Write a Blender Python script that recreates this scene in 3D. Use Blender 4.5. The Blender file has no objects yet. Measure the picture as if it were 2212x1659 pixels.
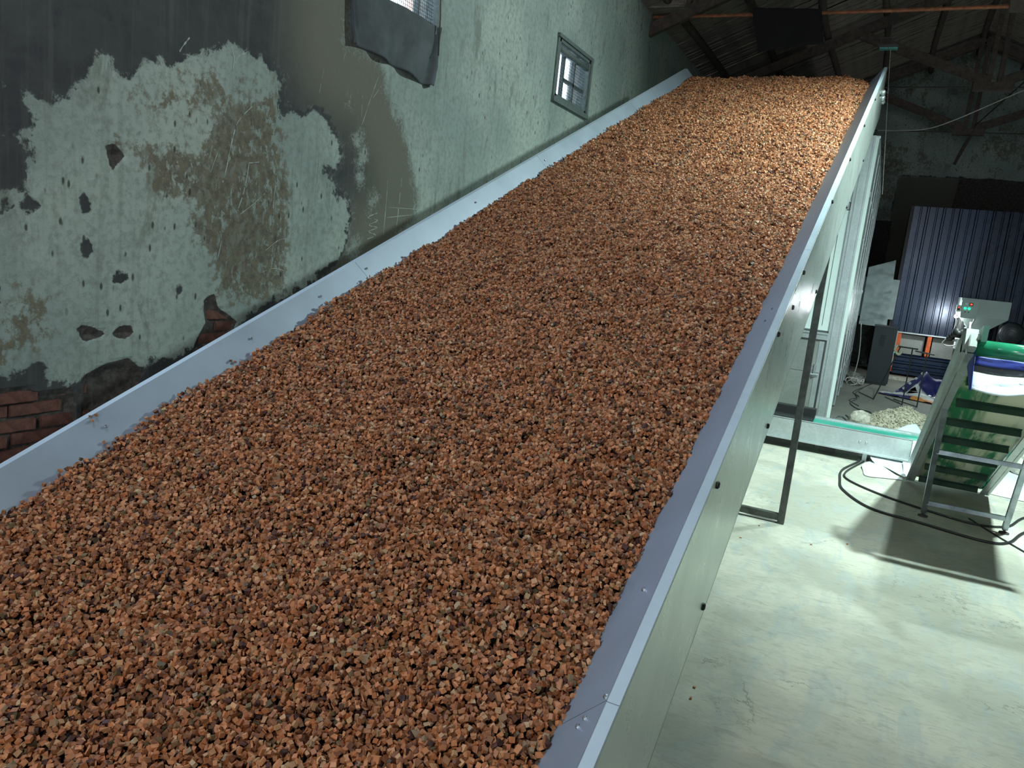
import bpy, bmesh, math, random
import numpy as np
from mathutils import Vector, Matrix, noise as mnoise
random.seed(7); rng = np.random.default_rng(11)
SC = bpy.context.scene; COL = SC.collection
EYE = 1.67                                   # height of the camera over the floor

# ------------------------------------------------------------------ camera, world, lamps, exposure
def cam_axes(yaw=-0.433954, pitch=0.1718236, roll=0.1049552):
    cy, sy, cp, sp = math.cos(yaw), math.sin(yaw), math.cos(pitch), math.sin(pitch)
    f = Vector((sy*cp, cy*cp, -sp)); r0 = Vector((cy, -sy, 0)); u0 = r0.cross(f)
    cr, sr = math.cos(roll), math.sin(roll)
    return cr*r0 + sr*u0, -sr*r0 + cr*u0, f
CR, CU, CF = cam_axes(); FOC = 1643.4
cam = bpy.data.cameras.new('camera'); co = bpy.data.objects.new('camera', cam); COL.objects.link(co)
cam.sensor_width = 36; cam.lens = 36*FOC/2212; cam.clip_start = .02
co.matrix_world = Matrix(((CR.x, CU.x, -CF.x, 0), (CR.y, CU.y, -CF.y, 0), (CR.z, CU.z, -CF.z, EYE), (0, 0, 0, 1)))
SC.camera = co
def ray(px, py): return CR*((px-1106)/FOC) - CU*((py-829.5)/FOC) + CF
def at_y(px, py, y): d = ray(px, py); p = d*(y/d.y); return Vector((p.x, p.y, p.z+EYE))
def at_x(px, py, x): d = ray(px, py); p = d*(x/d.x); return Vector((p.x, p.y, p.z+EYE))
def at_floor(px, py, z=0.0): d = ray(px, py); p = d*((z-EYE)/d.z); return Vector((p.x, p.y, z))

w = bpy.data.worlds.new('world'); SC.world = w; w.use_nodes = True
wb = w.node_tree.nodes['Background']; wb.inputs[0].default_value = (.74, .86, 1, 1); wb.inputs[1].default_value = 5.0
SC.view_settings.view_transform = 'Standard'; SC.view_settings.look = 'None'; SC.view_settings.gamma = 1
SC.view_settings.exposure = 0.0; SC.view_settings.use_curve_mapping = False

def area(name, loc, direction, power, size, color, size_y=None, spread=180):
    l = bpy.data.lights.new(name, 'AREA'); l.energy = power; l.color = color
    l.shape = 'RECTANGLE'; l.size = size; l.size_y = size_y or size
    o = bpy.data.objects.new(name, l); COL.objects.link(o); o.location = loc
    l.spread = math.radians(spread)
    o.rotation_euler = Vector(direction).to_track_quat('-Z', 'Y').to_euler(); return o
YDOOR = -6.0                                 # unseen doorway added behind the camera to carry fill light
LAMP = Vector((1.66, 4.8, 5.5)); LAMP_DIR = (Vector((.9, 7.5, 0))-LAMP).normalized()
sp = bpy.data.lights.new('flood_light', 'SPOT'); sp.energy = 3900; sp.color = (.77, 1, .96); sp.spot_size = math.radians(104); sp.spot_blend = 1; sp.shadow_soft_size = .13
so = bpy.data.objects.new('flood_light', sp); COL.objects.link(so); so.location = LAMP; so.rotation_euler = LAMP_DIR.to_track_quat('-Z', 'Y').to_euler()
LAMP2 = Vector((1.10, 7.6, 3.40+EYE)); LAMP2_DIR = Vector((-.40, -.76, -.50)).normalized()
area('side_flood_light', LAMP2, LAMP2_DIR, 235, .20, (.80, 1, .97), .16)
FILL_LAMP = Vector((-.8, -2.4, 4.3)); FILL_LAMP_DIR = Vector((.05, .72, -.66)).normalized()  # fill lamp added behind the camera to lift the foreground
area('rear_fill_light', FILL_LAMP, FILL_LAMP_DIR, 100, .4, (1, .93, .80), .3)
area('doorway_fill_light', (.6, YDOOR+.25, 2.0), (-.05, 1, .05), 22, 3.4, (.80, .90, 1), 3.2)  # area light added as soft fill from the rear opening
area('window_fill_light', (-3.27, 1.55, 3.75), (1, .1, -.35), 125, .85, (.55, .72, 1), .8)  # area light added to brighten the right guard plate from the left

# ------------------------------------------------------------------ materials
class NT:
    def __init__(s, name):
        s.m = bpy.data.materials.new(name); s.m.use_nodes = True; s.t = s.m.node_tree
        s.p = s.t.nodes['Principled BSDF']
    def n(s, typ, **kw):
        nd = s.t.nodes.new(typ)
        for k, v in kw.items():
            if k.startswith('i_'): nd.inputs[k[2:].replace('_', ' ')].default_value = v
            else: setattr(nd, k, v)
        return nd
    def l(s, a, b): s.t.links.new(a, b)
    def coord(s, kind='Object', scale=(1, 1, 1)):
        tc = s.n('ShaderNodeTexCoord'); mp = s.n('ShaderNodeMapping'); mp.inputs['Scale'].default_value = scale
        s.l(tc.outputs[kind], mp.inputs[0]); return mp.outputs[0]
    def noise(s, vec, scale, detail=6, rough=.6, dist=0):
        nd = s.n('ShaderNodeTexNoise'); s.l(vec, nd.inputs['Vector'])
        nd.inputs['Scale'].default_value = scale; nd.inputs['Detail'].default_value = detail
        nd.inputs['Roughness'].default_value = rough; nd.inputs['Distortion'].default_value = dist
        return nd.outputs['Fac']
    def math(s, op, a, b=None, c=None):
        nd = s.n('ShaderNodeMath', operation=op)
        for i, x in enumerate((a, b, c)):
            if x is None: continue
            if isinstance(x, (int, float)): nd.inputs[i].default_value = x
            else: s.l(x, nd.inputs[i])
        return nd.outputs[0]
    def step(s, x, lo, hi):
        nd = s.n('ShaderNodeMapRange', interpolation_type='SMOOTHSTEP'); s.l(x, nd.inputs[0])
        nd.inputs[1].default_value = lo; nd.inputs[2].default_value = hi; return nd.outputs[0]
    def mix(s, fac, a, b):
        nd = s.n('ShaderNodeMix', data_type='RGBA')
        for sock, x in ((nd.inputs[0], fac), (nd.inputs[6], a), (nd.inputs[7], b)):
            if isinstance(x, (int, float)): sock.default_value = x
            elif isinstance(x, tuple): sock.default_value = (*x, 1) if len(x) == 3 else x
            else: s.l(x, sock)
        return nd.outputs[2]
    def bump(s, h, strength=.3, dist=.01):
        nd = s.n('ShaderNodeBump'); nd.inputs['Strength'].default_value = strength; nd.inputs['Distance'].default_value = dist
        s.l(h, nd.inputs['Height']); s.l(nd.outputs[0], s.p.inputs['Normal'])
    def out(s, color=None, rough=None, metal=None, spec=None):
        for sock, x in (('Base Color', color), ('Roughness', rough), ('Metallic', metal), ('Specular IOR Level', spec)):
            if x is None: continue
            if isinstance(x, (int, float)): s.p.inputs[sock].default_value = x
            elif isinstance(x, tuple): s.p.inputs[sock].default_value = (*x, 1)
            else: s.l(x, s.p.inputs[sock])
        return s.m

def simple(name, c, rough=.6, metal=0, var=.25, scale=8, stretch=(1, 1, 1), bump=.1, emit=None):
    t = NT(name); v = t.coord('Object', stretch); f = t.noise(v, scale, 6, .65)
    a = tuple(x*(1-var) for x in c); b = tuple(min(1, x*(1+var)) for x in c)
    col = t.mix(t.step(f, .3, .7), a, b)
    if bump: t.bump(f, bump, .01)
    r = t.math('MULTIPLY_ADD', f, .2, rough-.1)
    t.out(col, r, metal)
    if emit: t.p.inputs['Emission Color'].default_value = (*emit[0], 1); t.p.inputs['Emission Strength'].default_value = emit[1]
    return t.m

def galvanised(name, c, rough, metal, spangle=.14):
    t = NT(name); v = t.coord('Object')
    vo = t.n('ShaderNodeTexVoronoi'); vo.inputs['Scale'].default_value = 55; t.l(v, vo.inputs['Vector'])
    f = t.noise(v, 5, 8, .7); g = t.noise(t.coord('Object', (3, 3, .5)), 9, 5)
    k = t.math('ADD', t.math('MULTIPLY', vo.outputs['Color'], spangle), t.math('MULTIPLY', f, .6))
    col = t.mix(t.step(k, .2, .85), tuple(x*.72 for x in c), tuple(min(1, x*1.18) for x in c))
    return t.out(col, t.math('MULTIPLY_ADD', g, .3, rough-.15), metal)

M = {}
M['plate'] = simple('zinc_guard_plate', (.31, .37, .43), .45, .45, .06, 3, bump=.02)
M['flange'] = simple('flange_steel', (.52, .62, .68), .38, .3, .06, 3, bump=.02)
M['skirt'] = NT('brushed_skirt')
def _skirt():
    t = M['skirt']; v = t.coord('Object', (1, 1, 1)); f = t.noise(v, 1.6, 6, .6, .4); g = t.noise(t.coord('Object', (6, 2, .8)), 6, 8, .6)
    col = t.mix(t.step(f, .3, .7), (.54, .60, .56), (.68, .75, .71))
    return t.out(col, t.math('MULTIPLY_ADD', g, .24, .18), .6)
M['skirt'] = _skirt()
M['galv'] = galvanised('galvanised_steel', (.56, .62, .62), .38, .7)
M['galv_dull'] = galvanised('dull_galvanised_steel', (.38, .41, .38), .45, .55)
M['white_panel'] = simple('white_panel_paint', (.66, .76, .73), .35, .05, .04, 2, bump=.01)
M['dark_steel'] = simple('dark_steel', (.035, .04, .037), .5, .4, .3, 9)
M['brown_steel'] = simple('raw_steel_leg', (.07, .075, .066), .5, .5, .35, 14)
M['black'] = simple('black_rubber', (.008, .009, .009), .55, 0, .2, 6)
M['bolt'] = simple('black_bolt', (.012, .012, .013), .5, .3, .2, 40)
M['zinc'] = simple('zinc_screw', (.55, .6, .6), .25, .9, .1, 40)
M['teal_belt'] = simple('teal_belt', (.008, .26, .19), .35, 0, .2, 6, bump=.02)
M['cleat'] = simple('green_cleat', (.006, .035, .018), .4, 0, .3, 9, bump=.02)
M['pulley_belt'] = simple('glossy_green_belt', (.015, .16, .08), .18, 0, .25, 7, bump=.02)
M['tube'] = simple('zinc_tube', (.30, .34, .37), .3, .85, .2, 9, bump=.03)
M['wood'] = simple('old_wood', (.075, .055, .045), .85, 0, .4, 14, (1, 1, 1), .5)
M['wood_dark'] = simple('sooty_wood', (.20, .165, .14), .9, 0, .45, 9, (.6, 6, 1), .6)
M['rust'] = simple('rusty_pipe', (.30, .11, .05), .75, .2, .35, 20)
M['iron'] = simple('old_iron', (.06, .055, .05), .7, .4, .3, 20)
M['curtain'] = simple('grey_cloth', (.075, .088, .095), .95, 0, .25, 5, bump=.3)
M['dark_cloth'] = simple('dark_cloth', (.008, .006, .006), .95, 0, .3, 5, bump=.3)
M['frame_wood'] = simple('grey_frame_wood', (.11, .14, .13), .75, 0, .3, 20, (1, 6, 1), .3)
M['navy'] = simple('navy_sheet', (.010, .022, .050), .27, .25, .12, 4, bump=.02)
M['cabinet'] = simple('charcoal_cabinet', (.022, .029, .034), .42, .1, .1, 5, bump=.02)
M['soot'] = simple('sooty_black', (.012, .010, .010), .9, 0, .3, 5)
M['orange_paint'] = simple('orange_primer', (.75, .13, .02), .5, 0, .25, 9)
M['foil'] = simple('foil_insulation', (.24, .29, .29), .5, .4, .12, 7, bump=.35)
M['grey_box'] = simple('grey_enamel', (.36, .44, .42), .4, .05, .05, 4, bump=.01)
M['white_plastic'] = simple('white_plastic', (.72, .78, .78), .4, 0, .05, 6)
M['white_cable'] = simple('white_cable', (.60, .60, .56), .5, 0, .1, 12)
M['cable'] = simple('black_cable', (.014, .015, .016), .5, 0, .2, 12)
M['sheet'] = simple('white_sheet', (.54, .60, .63), .45, 0, .05, 3, bump=.05)
M['stone'] = simple('pale_stone', (.46, .45, .38), .95, 0, .3, 30, bump=.7)
M['rubble'] = simple('rubble', (.40, .38, .29), .95, 0, .35, 26, bump=.6)
M['red_led'] = simple('red_display', (.2, .01, .01), .4, emit=((1, .06, .03), 2.2))
M['green_led'] = simple('green_button', (.0, .3, .15), .4, emit=((.02, 1, .5), 1.6))
M['bulb'] = simple('lit_bulb', (1, 1, 1), .4, emit=((1, .98, .9), 40))
M['lens'] = simple('teal_lens', (.10, .30, .29), .25, 0, .1, 9)
M['glow'] = simple('lit_flood_lens', (1, 1, 1), .4, emit=((.8, 1, .93), 30))
M['blue_print'] = simple('blue_print', (.006, .022, .20), .5, 0, .12, 5, bump=.1)
M['net'] = simple('wire_net', (.015, .02, .03), .6, .3)

def glass():
    t = NT('window_glass'); t.p.inputs['Base Color'].default_value = (.9, .97, 1, 1)
    t.p.inputs['Roughness'].default_value = .15; t.p.inputs['Transmission Weight'].default_value = 1
    t.p.inputs['IOR'].default_value = 1.1; return t.m
M['glass'] = glass()

def wall_mat():
    t = NT('weathered_plaster'); v = t.coord('Object')
    at = t.n('ShaderNodeAttribute', attribute_name='mask'); sep = t.n('ShaderNodeSeparateColor'); t.l(at.outputs['Color'], sep.inputs[0])
    R, G, B = sep.outputs[0], sep.outputs[1], sep.outputs[2]; A = at.outputs['Alpha']
    n1 = t.noise(v, 5, 12, .68, .3); n2 = t.noise(v, 26, 8, .7); n3 = t.noise(t.coord('Object', (1, 1, .22)), 13, 6, .6, .6)
    n4 = t.noise(v, 1.3, 4, .5)
    edge = t.math('ADD', R, t.math('ADD', t.math('MULTIPLY_ADD', n1, .55, -.275), t.math('MULTIPLY_ADD', n2, .22, -.11)))
    soft = t.step(t.math('ADD', edge, t.math('MULTIPLY_ADD', t.noise(v, 55, 6, .8), .8, -.4)), .40, .62)
    sh_ = t.step(t.math('SUBTRACT', A, R), -.25, .1)
    light = t.math('ADD', t.math('MULTIPLY', t.step(edge, .485, .53), t.math('SUBTRACT', 1.0, sh_)), t.math('MULTIPLY', soft, sh_))
    worn = t.math('ADD', G, t.math('ADD', t.math('MULTIPLY_ADD', n1, 1.1, -.55), t.math('MULTIPLY_ADD', n2, .9, -.45)))
    worn = t.math('MULTIPLY', t.step(worn, .40, .60), 0.94)
    fl = t.step(t.noise(t.coord('Object', (1, 1.3, .8)), 17, 14, .74, .4), .515, .555)
    fl2 = t.step(t.noise(v, 3.1, 10, .7, .6), .44, .52)
    worn = t.math('MULTIPLY', worn, t.math('SUBTRACT', 1.0, t.math('MULTIPLY', t.math('MAXIMUM', t.math('MULTIPLY', fl, fl2), t.math('MULTIPLY', fl, .35)), .9)))
    pl = t.mix(t.step(n4, .35, .65), (.27, .33, .31), (.38, .44, .40))
    pl = t.mix(t.math('MULTIPLY', t.step(n2, .42, .66), .55), pl, (.18, .21, .185))
    pl = t.mix(t.math('MULTIPLY', t.step(t.noise(t.coord('Object', (1, 1.4, .5)), 3.2, 10, .72, .5), .54, .66), .6), pl, (.14, .155, .13))
    brown = t.mix(t.step(n2, .35, .65), (.10, .088, .068), (.185, .165, .115))
    cement = t.mix(t.step(n1, .3, .7), (.045, .048, .053), (.070, .074, .076))
    cement = t.mix(t.math('MULTIPLY', t.step(A, .3, .8), 1.0), cement, (.155, .155, .125))
    pl = t.mix(worn, pl, brown)
    # streaky scratches where paint was scraped
    sc = t.step(n3, .695, .72); pl2 = t.mix(t.math('MULTIPLY', sc, .8), pl, (.44, .49, .46))
    cem2 = t.mix(t.math('MULTIPLY', t.step(t.noise(t.coord('Object', (1, 2.2, .3)), 8, 6, .65, .8), .70, .725), t.step(A, .2, .6)), cement, (.42, .47, .42))
    c = t.mix(light, cem2, pl2)
    # dark mould specks, denser on the clean plaster
    vo = t.n('ShaderNodeTexVoronoi'); vo.inputs['Scale'].default_value = 13; t.l(t.coord('Object', (1, 1.3, .55)), vo.inputs['Vector'])
    spk = t.math('SUBTRACT', 1.0, t.step(t.math('ADD', vo.outputs['Distance'], t.math('MULTIPLY', n2, .2)), .18, .27))
    spk = t.math('MULTIPLY', spk, t.step(t.noise(v, 1.3, 3, .6), .44, .52))
    c = t.mix(t.math('MULTIPLY', spk, t.math('MULTIPLY', light, .85)), c, (.035, .038, .032))
    # faint vertical runs
    c = t.mix(t.math('MULTIPLY', t.step(t.noise(t.coord('Object', (1, 3, .12)), 7, 5, .6), .5, .75), .35), c, (.14, .15, .13))
    br = t.mix(t.step(n2, .3, .7), (.035, .032, .03), (.10, .09, .083))
    c = t.mix(t.step(t.math('ADD', B, t.math('MULTIPLY_ADD', n2, .2, -.1)), .49, .52), c, br)
    t.bump(t.math('ADD', t.math('MULTIPLY', light, .5), t.math('ADD', n2, t.math('MULTIPLY', n1, .6))), .5, .012)
    return t.out(c, .93, 0, .2)
M['wall'] = wall_mat()

def floor_mat():
    t = NT('worn_concrete'); v = t.coord('Object'); n1 = t.noise(v, .9, 8, .6, .3); n2 = t.noise(v, 7, 10, .7, .5); n3 = t.noise(t.coord('Object', (1.6, .5, 1)), 5, 9, .65, .8)
    n4 = t.noise(v, 40, 6, .7)
    c = t.mix(t.step(n1, .40, .60), (.30, .30, .245), (.44, .43, .355))
    c = t.mix(t.math('MULTIPLY', t.step(n3, .46, .66), .55), c, (.27, .32, .32))
    n5 = t.noise(t.coord('Object', (.9, 2.6, 1)), 11, 10, .72, 1.2); c = t.mix(t.math('MULTIPLY', t.step(n5, .46, .70), .5), c, (.20, .195, .155))
    c = t.mix(t.math('MULTIPLY', t.step(n2, .55, .75), .55), c, (.30, .29, .24))
    c = t.mix(t.math('MULTIPLY', t.step(n4, .58, .75), .4), c, (.22, .22, .19))
    gr = t.math('SUBTRACT', 1.0, t.step(t.noise(v, .55, 5, .6), .30, .42))
    c = t.mix(t.math('MULTIPLY', gr, .5), c, (.24, .24, .21))
    cr = t.math('SUBTRACT', 1.0, t.step(t.math('ABSOLUTE', t.math('SUBTRACT', t.noise(v, 1.5, 9, .62, .4), .5)), .0, .006))
    cr = t.math('MULTIPLY', cr, t.step(t.noise(v, 1.2, 3), .52, .6))
    c = t.mix(t.math('MULTIPLY', cr, .7), c, (.13, .13, .11))
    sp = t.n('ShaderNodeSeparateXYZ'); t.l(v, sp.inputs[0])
    far_tone = t.step(t.math('ADD', sp.outputs[1], t.math('MULTIPLY_ADD', n2, 1.6, -.8)), 8.7, 9.5)  # floor colour turns darker and greyer towards the far end
    c = t.mix(t.math('MULTIPLY', far_tone, .7), c, (.17, .18, .16))
    t.bump(t.math('ADD', n2, t.math('SUBTRACT', t.math('MULTIPLY', n3, .8), t.math('MULTIPLY', cr, .5))), .35, .012)
    return t.out(c, t.math('MULTIPLY_ADD', n2, .3, .5), 0, .35)
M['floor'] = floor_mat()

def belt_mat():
    t = NT('green_belt_dust_reflection'); v = t.coord('Object'); f = t.noise(t.coord('Object', (1, .35, .35)), 3, 4, .5, .7); g = t.noise(t.coord('Object', (6, .4, .4)), 5, 6, .6)  # tan dust tone also paints the floor's reflection into the belt
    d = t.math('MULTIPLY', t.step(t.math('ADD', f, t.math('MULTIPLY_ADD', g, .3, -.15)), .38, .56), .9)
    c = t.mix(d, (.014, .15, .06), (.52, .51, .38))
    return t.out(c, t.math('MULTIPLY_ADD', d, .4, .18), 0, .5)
M['dust_reflection_belt'] = belt_mat()

def col_attr_mat(name, attr, rough, bump=0, var=.2, sss=0):
    t = NT(name); a = t.n('ShaderNodeAttribute', attribute_name=attr); f = t.noise(t.coord('Object'), 60 if bump == 0 else 12, 4, .6)
    c = t.mix(t.math('MULTIPLY', f, var), a.outputs['Color'], (0.02, .012, .006))
    if bump: t.bump(f, bump, .01)
    return t.out(c, rough, 0, .4)
M['dice'] = col_attr_mat('diced_vegetable', 'tint', .62)
M['brick'] = simple('old_brick', (.12, .050, .038), .95, 0, .35, 22, bump=.6)
M['print'] = col_attr_mat('printed_woven_sack', 'tint', .55, .25, .15)

def brickwork():
    t = NT('far_brickwork'); v = t.coord('Object'); b = t.n('ShaderNodeTexBrick'); t.l(v, b.inputs['Vector'])
    r = t.n('ShaderNodeMapping'); r.inputs['Rotation'].default_value = (0, math.radians(90), math.radians(90)); t.l(v, r.inputs[0]); t.l(r.outputs[0], b.inputs['Vector'])
    b.inputs['Scale'].default_value = 2.2; b.inputs['Color1'].default_value = (.55, .26, .17, 1); b.inputs['Color2'].default_value = (.45, .22, .15, 1); b.inputs['Mortar'].default_value = (.5, .45, .4, 1)
    return t.out(b.outputs['Color'], .9)
M['brickwork'] = brickwork()

# ------------------------------------------------------------------ mesh helpers
class MB:
    def __init__(s): s.v = []; s.f = []
    def add(s, vs, fs):
        o = len(s.v); s.v += [tuple(x) for x in vs]; s.f += [tuple(i+o for i in f) for f in fs]; return s
    def hexa(s, p):   # p: 8 points, bottom ring 0-3, top ring 4-7
        return s.add(p, [(3, 2, 1, 0), (4, 5, 6, 7), (0, 1, 5, 4), (1, 2, 6, 5), (2, 3, 7, 6), (3, 0, 4, 7)])
    def box(s, x0, x1, y0, y1, z0, z1, fn=None):
        p = [Vector(q) for q in ((x0, y0, z0), (x1, y0, z0), (x1, y1, z0), (x0, y1, z0), (x0, y0, z1), (x1, y0, z1), (x1, y1, z1), (x0, y1, z1))]
        return s.hexa([fn(*q) for q in p] if fn else p)
    def bar(s, a, b, wd, ht, up=(0, 0, 1)):
        a, b = Vector(a), Vector(b); d = (b-a).normalized(); up = Vector(up)
        sd = d.cross(up)
        if sd.length < 1e-4: sd = d.cross(Vector((1, 0, 0)))
        sd.normalize(); u = sd.cross(d).normalized(); sd *= wd/2; u *= ht/2
        return s.hexa([a-sd-u, a+sd-u, a+sd+u, a-sd+u, b-sd-u, b+sd-u, b+sd+u, b-sd+u])
    def tube(s, pts, r, n=8, caps=True):
        pts = [Vector(p) for p in pts]; rs = r if isinstance(r, (list, tuple)) else [r]*len(pts)
        o = len(s.v); prev = None
        for i, p in enumerate(pts):
            d = (pts[min(i+1, len(pts)-1)]-pts[max(i-1, 0)]).normalized()
            if prev is None:
                ref = Vector((0, 0, 1)) if abs(d.z) < .9 else Vector((1, 0, 0)); sd = d.cross(ref).normalized()
            else: sd = (prev - d*prev.dot(d)).normalized()
            prev = sd; u = sd.cross(d)
            for k in range(n):
                a = 2*math.pi*k/n; s.v.append(tuple(p + (sd*math.cos(a)+u*math.sin(a))*rs[i]))
        for i in range(len(pts)-1):
            for k in range(n):
                a, b = o+i*n+k, o+i*n+(k+1) % n; s.f.append((a, b, b+n, a+n))
        if caps:
            s.f.append(tuple(o+k for k in range(n))[::-1]); s.f.append(tuple(o+(len(pts)-1)*n+k for k in range(n)))
        return s
    def lathe(s, c, axis, prof, n=16):     # prof: (distance along axis, radius)
        ax = Vector(axis).normalized(); c = Vector(c)
        return s.tube([c+ax*d for d, r in prof], [r for d, r in prof], n)
    def prism(s, poly, d):
        poly = [Vector(p) for p in poly]; d = Vector(d); n = len(poly)
        return s.add(poly+[p+d for p in poly], [tuple(range(n))[::-1], tuple(range(n, 2*n))]+[(i, (i+1) % n, n+(i+1) % n, n+i) for i in range(n)])
    def grid(s, fn, nu, nv, thick=None):
        vs = [fn(i/nu, j/nv) for j in range(nv+1) for i in range(nu+1)]
        return s.add(vs, [(j*(nu+1)+i, j*(nu+1)+i+1, (j+1)*(nu+1)+i+1, (j+1)*(nu+1)+i) for j in range(nv) for i in range(nu)])
    def build(s, name, m, parent=None, smooth=False, bevel=0, solid=0, flip=False):
        me = bpy.data.meshes.new(name); off = parent.location if parent is not None else Vector()
        if parent is not None and parent.parent is not None: off = off + parent.parent.location
        if parent is not None and parent.type == 'MESH': off = PART_OFF.get(parent.name, off)
        me.from_pydata([tuple(Vector(v)-off) for v in s.v], [], s.f); me.update()
        bm = bmesh.new(); bm.from_mesh(me); bmesh.ops.recalc_face_normals(bm, faces=bm.faces)
        if solid: bmesh.ops.solidify(bm, geom=bm.faces[:], thickness=solid)
        if bevel: bmesh.ops.bevel(bm, geom=bm.edges[:], offset=bevel, segments=2, affect='EDGES', clamp_overlap=True)
        bm.to_mesh(me); bm.free()
        if smooth: me.polygons.foreach_set('use_smooth', [True]*len(me.polygons))
        me.materials.append(m); o = bpy.data.objects.new(name, me); COL.objects.link(o)
        if parent is not None: o.parent = parent; PART_OFF[o.name] = off
        return o
PART_OFF = {}
def tag(o, label, cat=None, group=None, kind=None):
    o['label'] = label
    if cat: o['category'] = cat
    if group: o['group'] = group
    if kind: o['kind'] = kind
    return o
def thing(name, label, cat, loc=(0, 0, 0), group=None):
    o = bpy.data.objects.new(name, None); COL.objects.link(o); o.location = loc; o.empty_display_size = .1
    return tag(o, label, cat, group)
def struct(o, label=None):
    o['kind'] = 'structure'
    if label: o['label'] = label
    return o
def link_copy(o, parent=None, loc=None):
    c = o.copy(); COL.objects.link(c); c.parent = parent if parent is not None else o.parent
    if loc is not None: c.location = loc
    return c
def fbm(p, sc, oct=4):
    return mnoise.fractal(Vector(p)*sc, .8, 2.0, oct)
def spline(pts, n=12):
    pts = [Vector(p) for p in pts]; out = []
    for i in range(len(pts)-1):
        p0, p1, p2, p3 = pts[max(i-1, 0)], pts[i], pts[i+1], pts[min(i+2, len(pts)-1)]
        for k in range(n):
            t = k/n; out.append(.5*((2*p1)+(p2-p0)*t+(2*p0-5*p1+4*p2-p3)*t*t+(3*p1-p0-3*p2+p3)*t**3))
    out.append(pts[-1]); return out

# ------------------------------------------------------------------ the room
XL, XR, YN, YF, RIDGE = -3.3, 5.3, -6.0, 19.0, 1.0
EAVE = 3.25+EYE; PITCH = .43
def roof_z(x): return EAVE + PITCH*((x-XL) if x < RIDGE else (RIDGE-XL)-(x-RIDGE))

def floor_fn(u, v):
    x, y = XL-.3+u*(XR-XL+.6), YN-.3+v*(YF-YN+.6)
    return (x, y, 0)
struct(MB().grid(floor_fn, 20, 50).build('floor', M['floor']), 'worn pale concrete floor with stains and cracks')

def seg_sdf(P, poly):
    """signed distance (positive inside) from points P (n,2) to a polygon"""
    poly = np.asarray(poly, float); d = np.full(len(P), 1e9); inside = np.zeros(len(P), bool)
    for a, b in zip(poly, np.roll(poly, -1, 0)):
        e = b-a; w_ = P-a; t = np.clip((w_@e)/(e@e), 0, 1); q = w_-t[:, None]*e
        d = np.minimum(d, np.hypot(q[:, 0], q[:, 1]))
        c = ((a[1] > P[:, 1]) != (b[1] > P[:, 1])) & (P[:, 0] < (b[0]-a[0])*(P[:, 1]-a[1])/(b[1]-a[1]+1e-12)+a[0])
        inside ^= c
    return np.where(inside, d, -d)
def wp(pts): return [(at_x(x, y, XL).y, at_x(x, y, XL).z) for x, y in pts]
Z1 = lambda pts: wp([(x/2.212, y/2.212) for x, y in pts])
light_polys = [
    Z1([(-60, 900), (110, 895), (115, 800), (160, 730), (120, 670), (40, 640), (60, 610), (130, 600), (170, 545), (110, 480), (100, 440), (180, 470), (230, 490), (300, 460), (350, 430), (400, 370), (405, 290), (470, 245), (520, 280), (540, 340), (600, 360), (650, 350), (690, 310), (740, 290), (820, 320), (900, 260), (980, 270), (1100, 240), (1230, 250), (1290, 300), (1340, 420), (1340, 560), (1380, 525), (1450, 555), (1500, 530), (1560, 560), (1600, 660), (1625, 750), (1600, 800), (1560, 790), (1540, 810), (1590, 900), (1660, 970), (1670, 1040), (1640, 1180), (1590, 1260), (1500, 1330), (1140, 1560), (900, 1700), (700, 1750), (520, 1800), (240, 1820), (200, 1750), (-60, 1800)]),
    Z1([(1650, 200), (1690, 190), (1700, 230), (1800, 300), (1850, 430), (1900, 560), (1950, 700), (1960, 850), (1985, 950), (1970, 1050), (1800, 1250), (2400, 1100), (2600, 500), (3400, 400), (3450, 100), (3100, -400), (2100, -300), (2090, 80), (1900, 60), (1690, -100)]),
]
light_polys += [wp(p) for p in (
    [(772, 345), (778, 330), (788, 328), (791, 350), (786, 362), (775, 360)], [(770, 388), (776, 375), (783, 376), (781, 392), (773, 394)], [(748, 222), (755, 217), (757, 225), (750, 227)],
    [(794, 450), (800, 440), (812, 418), (818, 424), (806, 452), (796, 456)], [(752, 545), (762, 530), (774, 528), (776, 540), (764, 552)], [(3, 372), (12, 366), (20, 382), (10, 384)], [(2, 190), (8, 186), (9, 198), (3, 200)],
    [(740, 90), (752, 78), (756, 92), (748, 106)], [(770, 300), (776, 296), (778, 314), (772, 316)], [(545, 120), (575, 130), (578, 150), (560, 160), (548, 140)], [(598, 180), (612, 176), (604, 195), (594, 200)])]
worn_polys = [Z1([(480, 620), (760, 640), (880, 720), (940, 680), (1000, 560), (1050, 400), (1340, 420), (1345, 600), (1390, 900), (1350, 1010), (1400, 1150), (1370, 1340), (1370, 1400), (1200, 1500), (1050, 1390), (930, 1200), (880, 1080), (890, 1000), (750, 930), (690, 830), (560, 730)]),
              Z1([(-60, 1290), (60, 1280), (260, 1450), (265, 1560), (240, 1700), (-60, 1800)]),
              Z1([(520, 420), (760, 340), (960, 270), (1290, 280), (1340, 420), (1330, 600), (900, 640), (640, 600), (520, 540)])]
worn_w = [.80, .7, .56]
hole_polys = [wp(p) for p in (
    [(-20, 850), (40, 838), (90, 845), (150, 838), (168, 850), (165, 890), (175, 940), (80, 1020), (-20, 1060)],
    [(178, 812), (222, 785), (280, 770), (312, 803), (300, 835), (240, 880), (172, 925), (168, 860)],
    [(415, 760), (425, 735), (445, 697), (438, 648), (463, 630), (472, 663), (512, 693), (500, 725), (470, 745)],
    [(165, 708), (180, 702), (203, 706), (232, 718), (220, 730), (196, 735), (182, 746)],
    [(240, 716), (262, 700), (288, 700), (293, 722), (268, 737), (246, 730)],
    [(230, 318), (248, 313), (268, 336), (241, 367)])]
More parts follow.
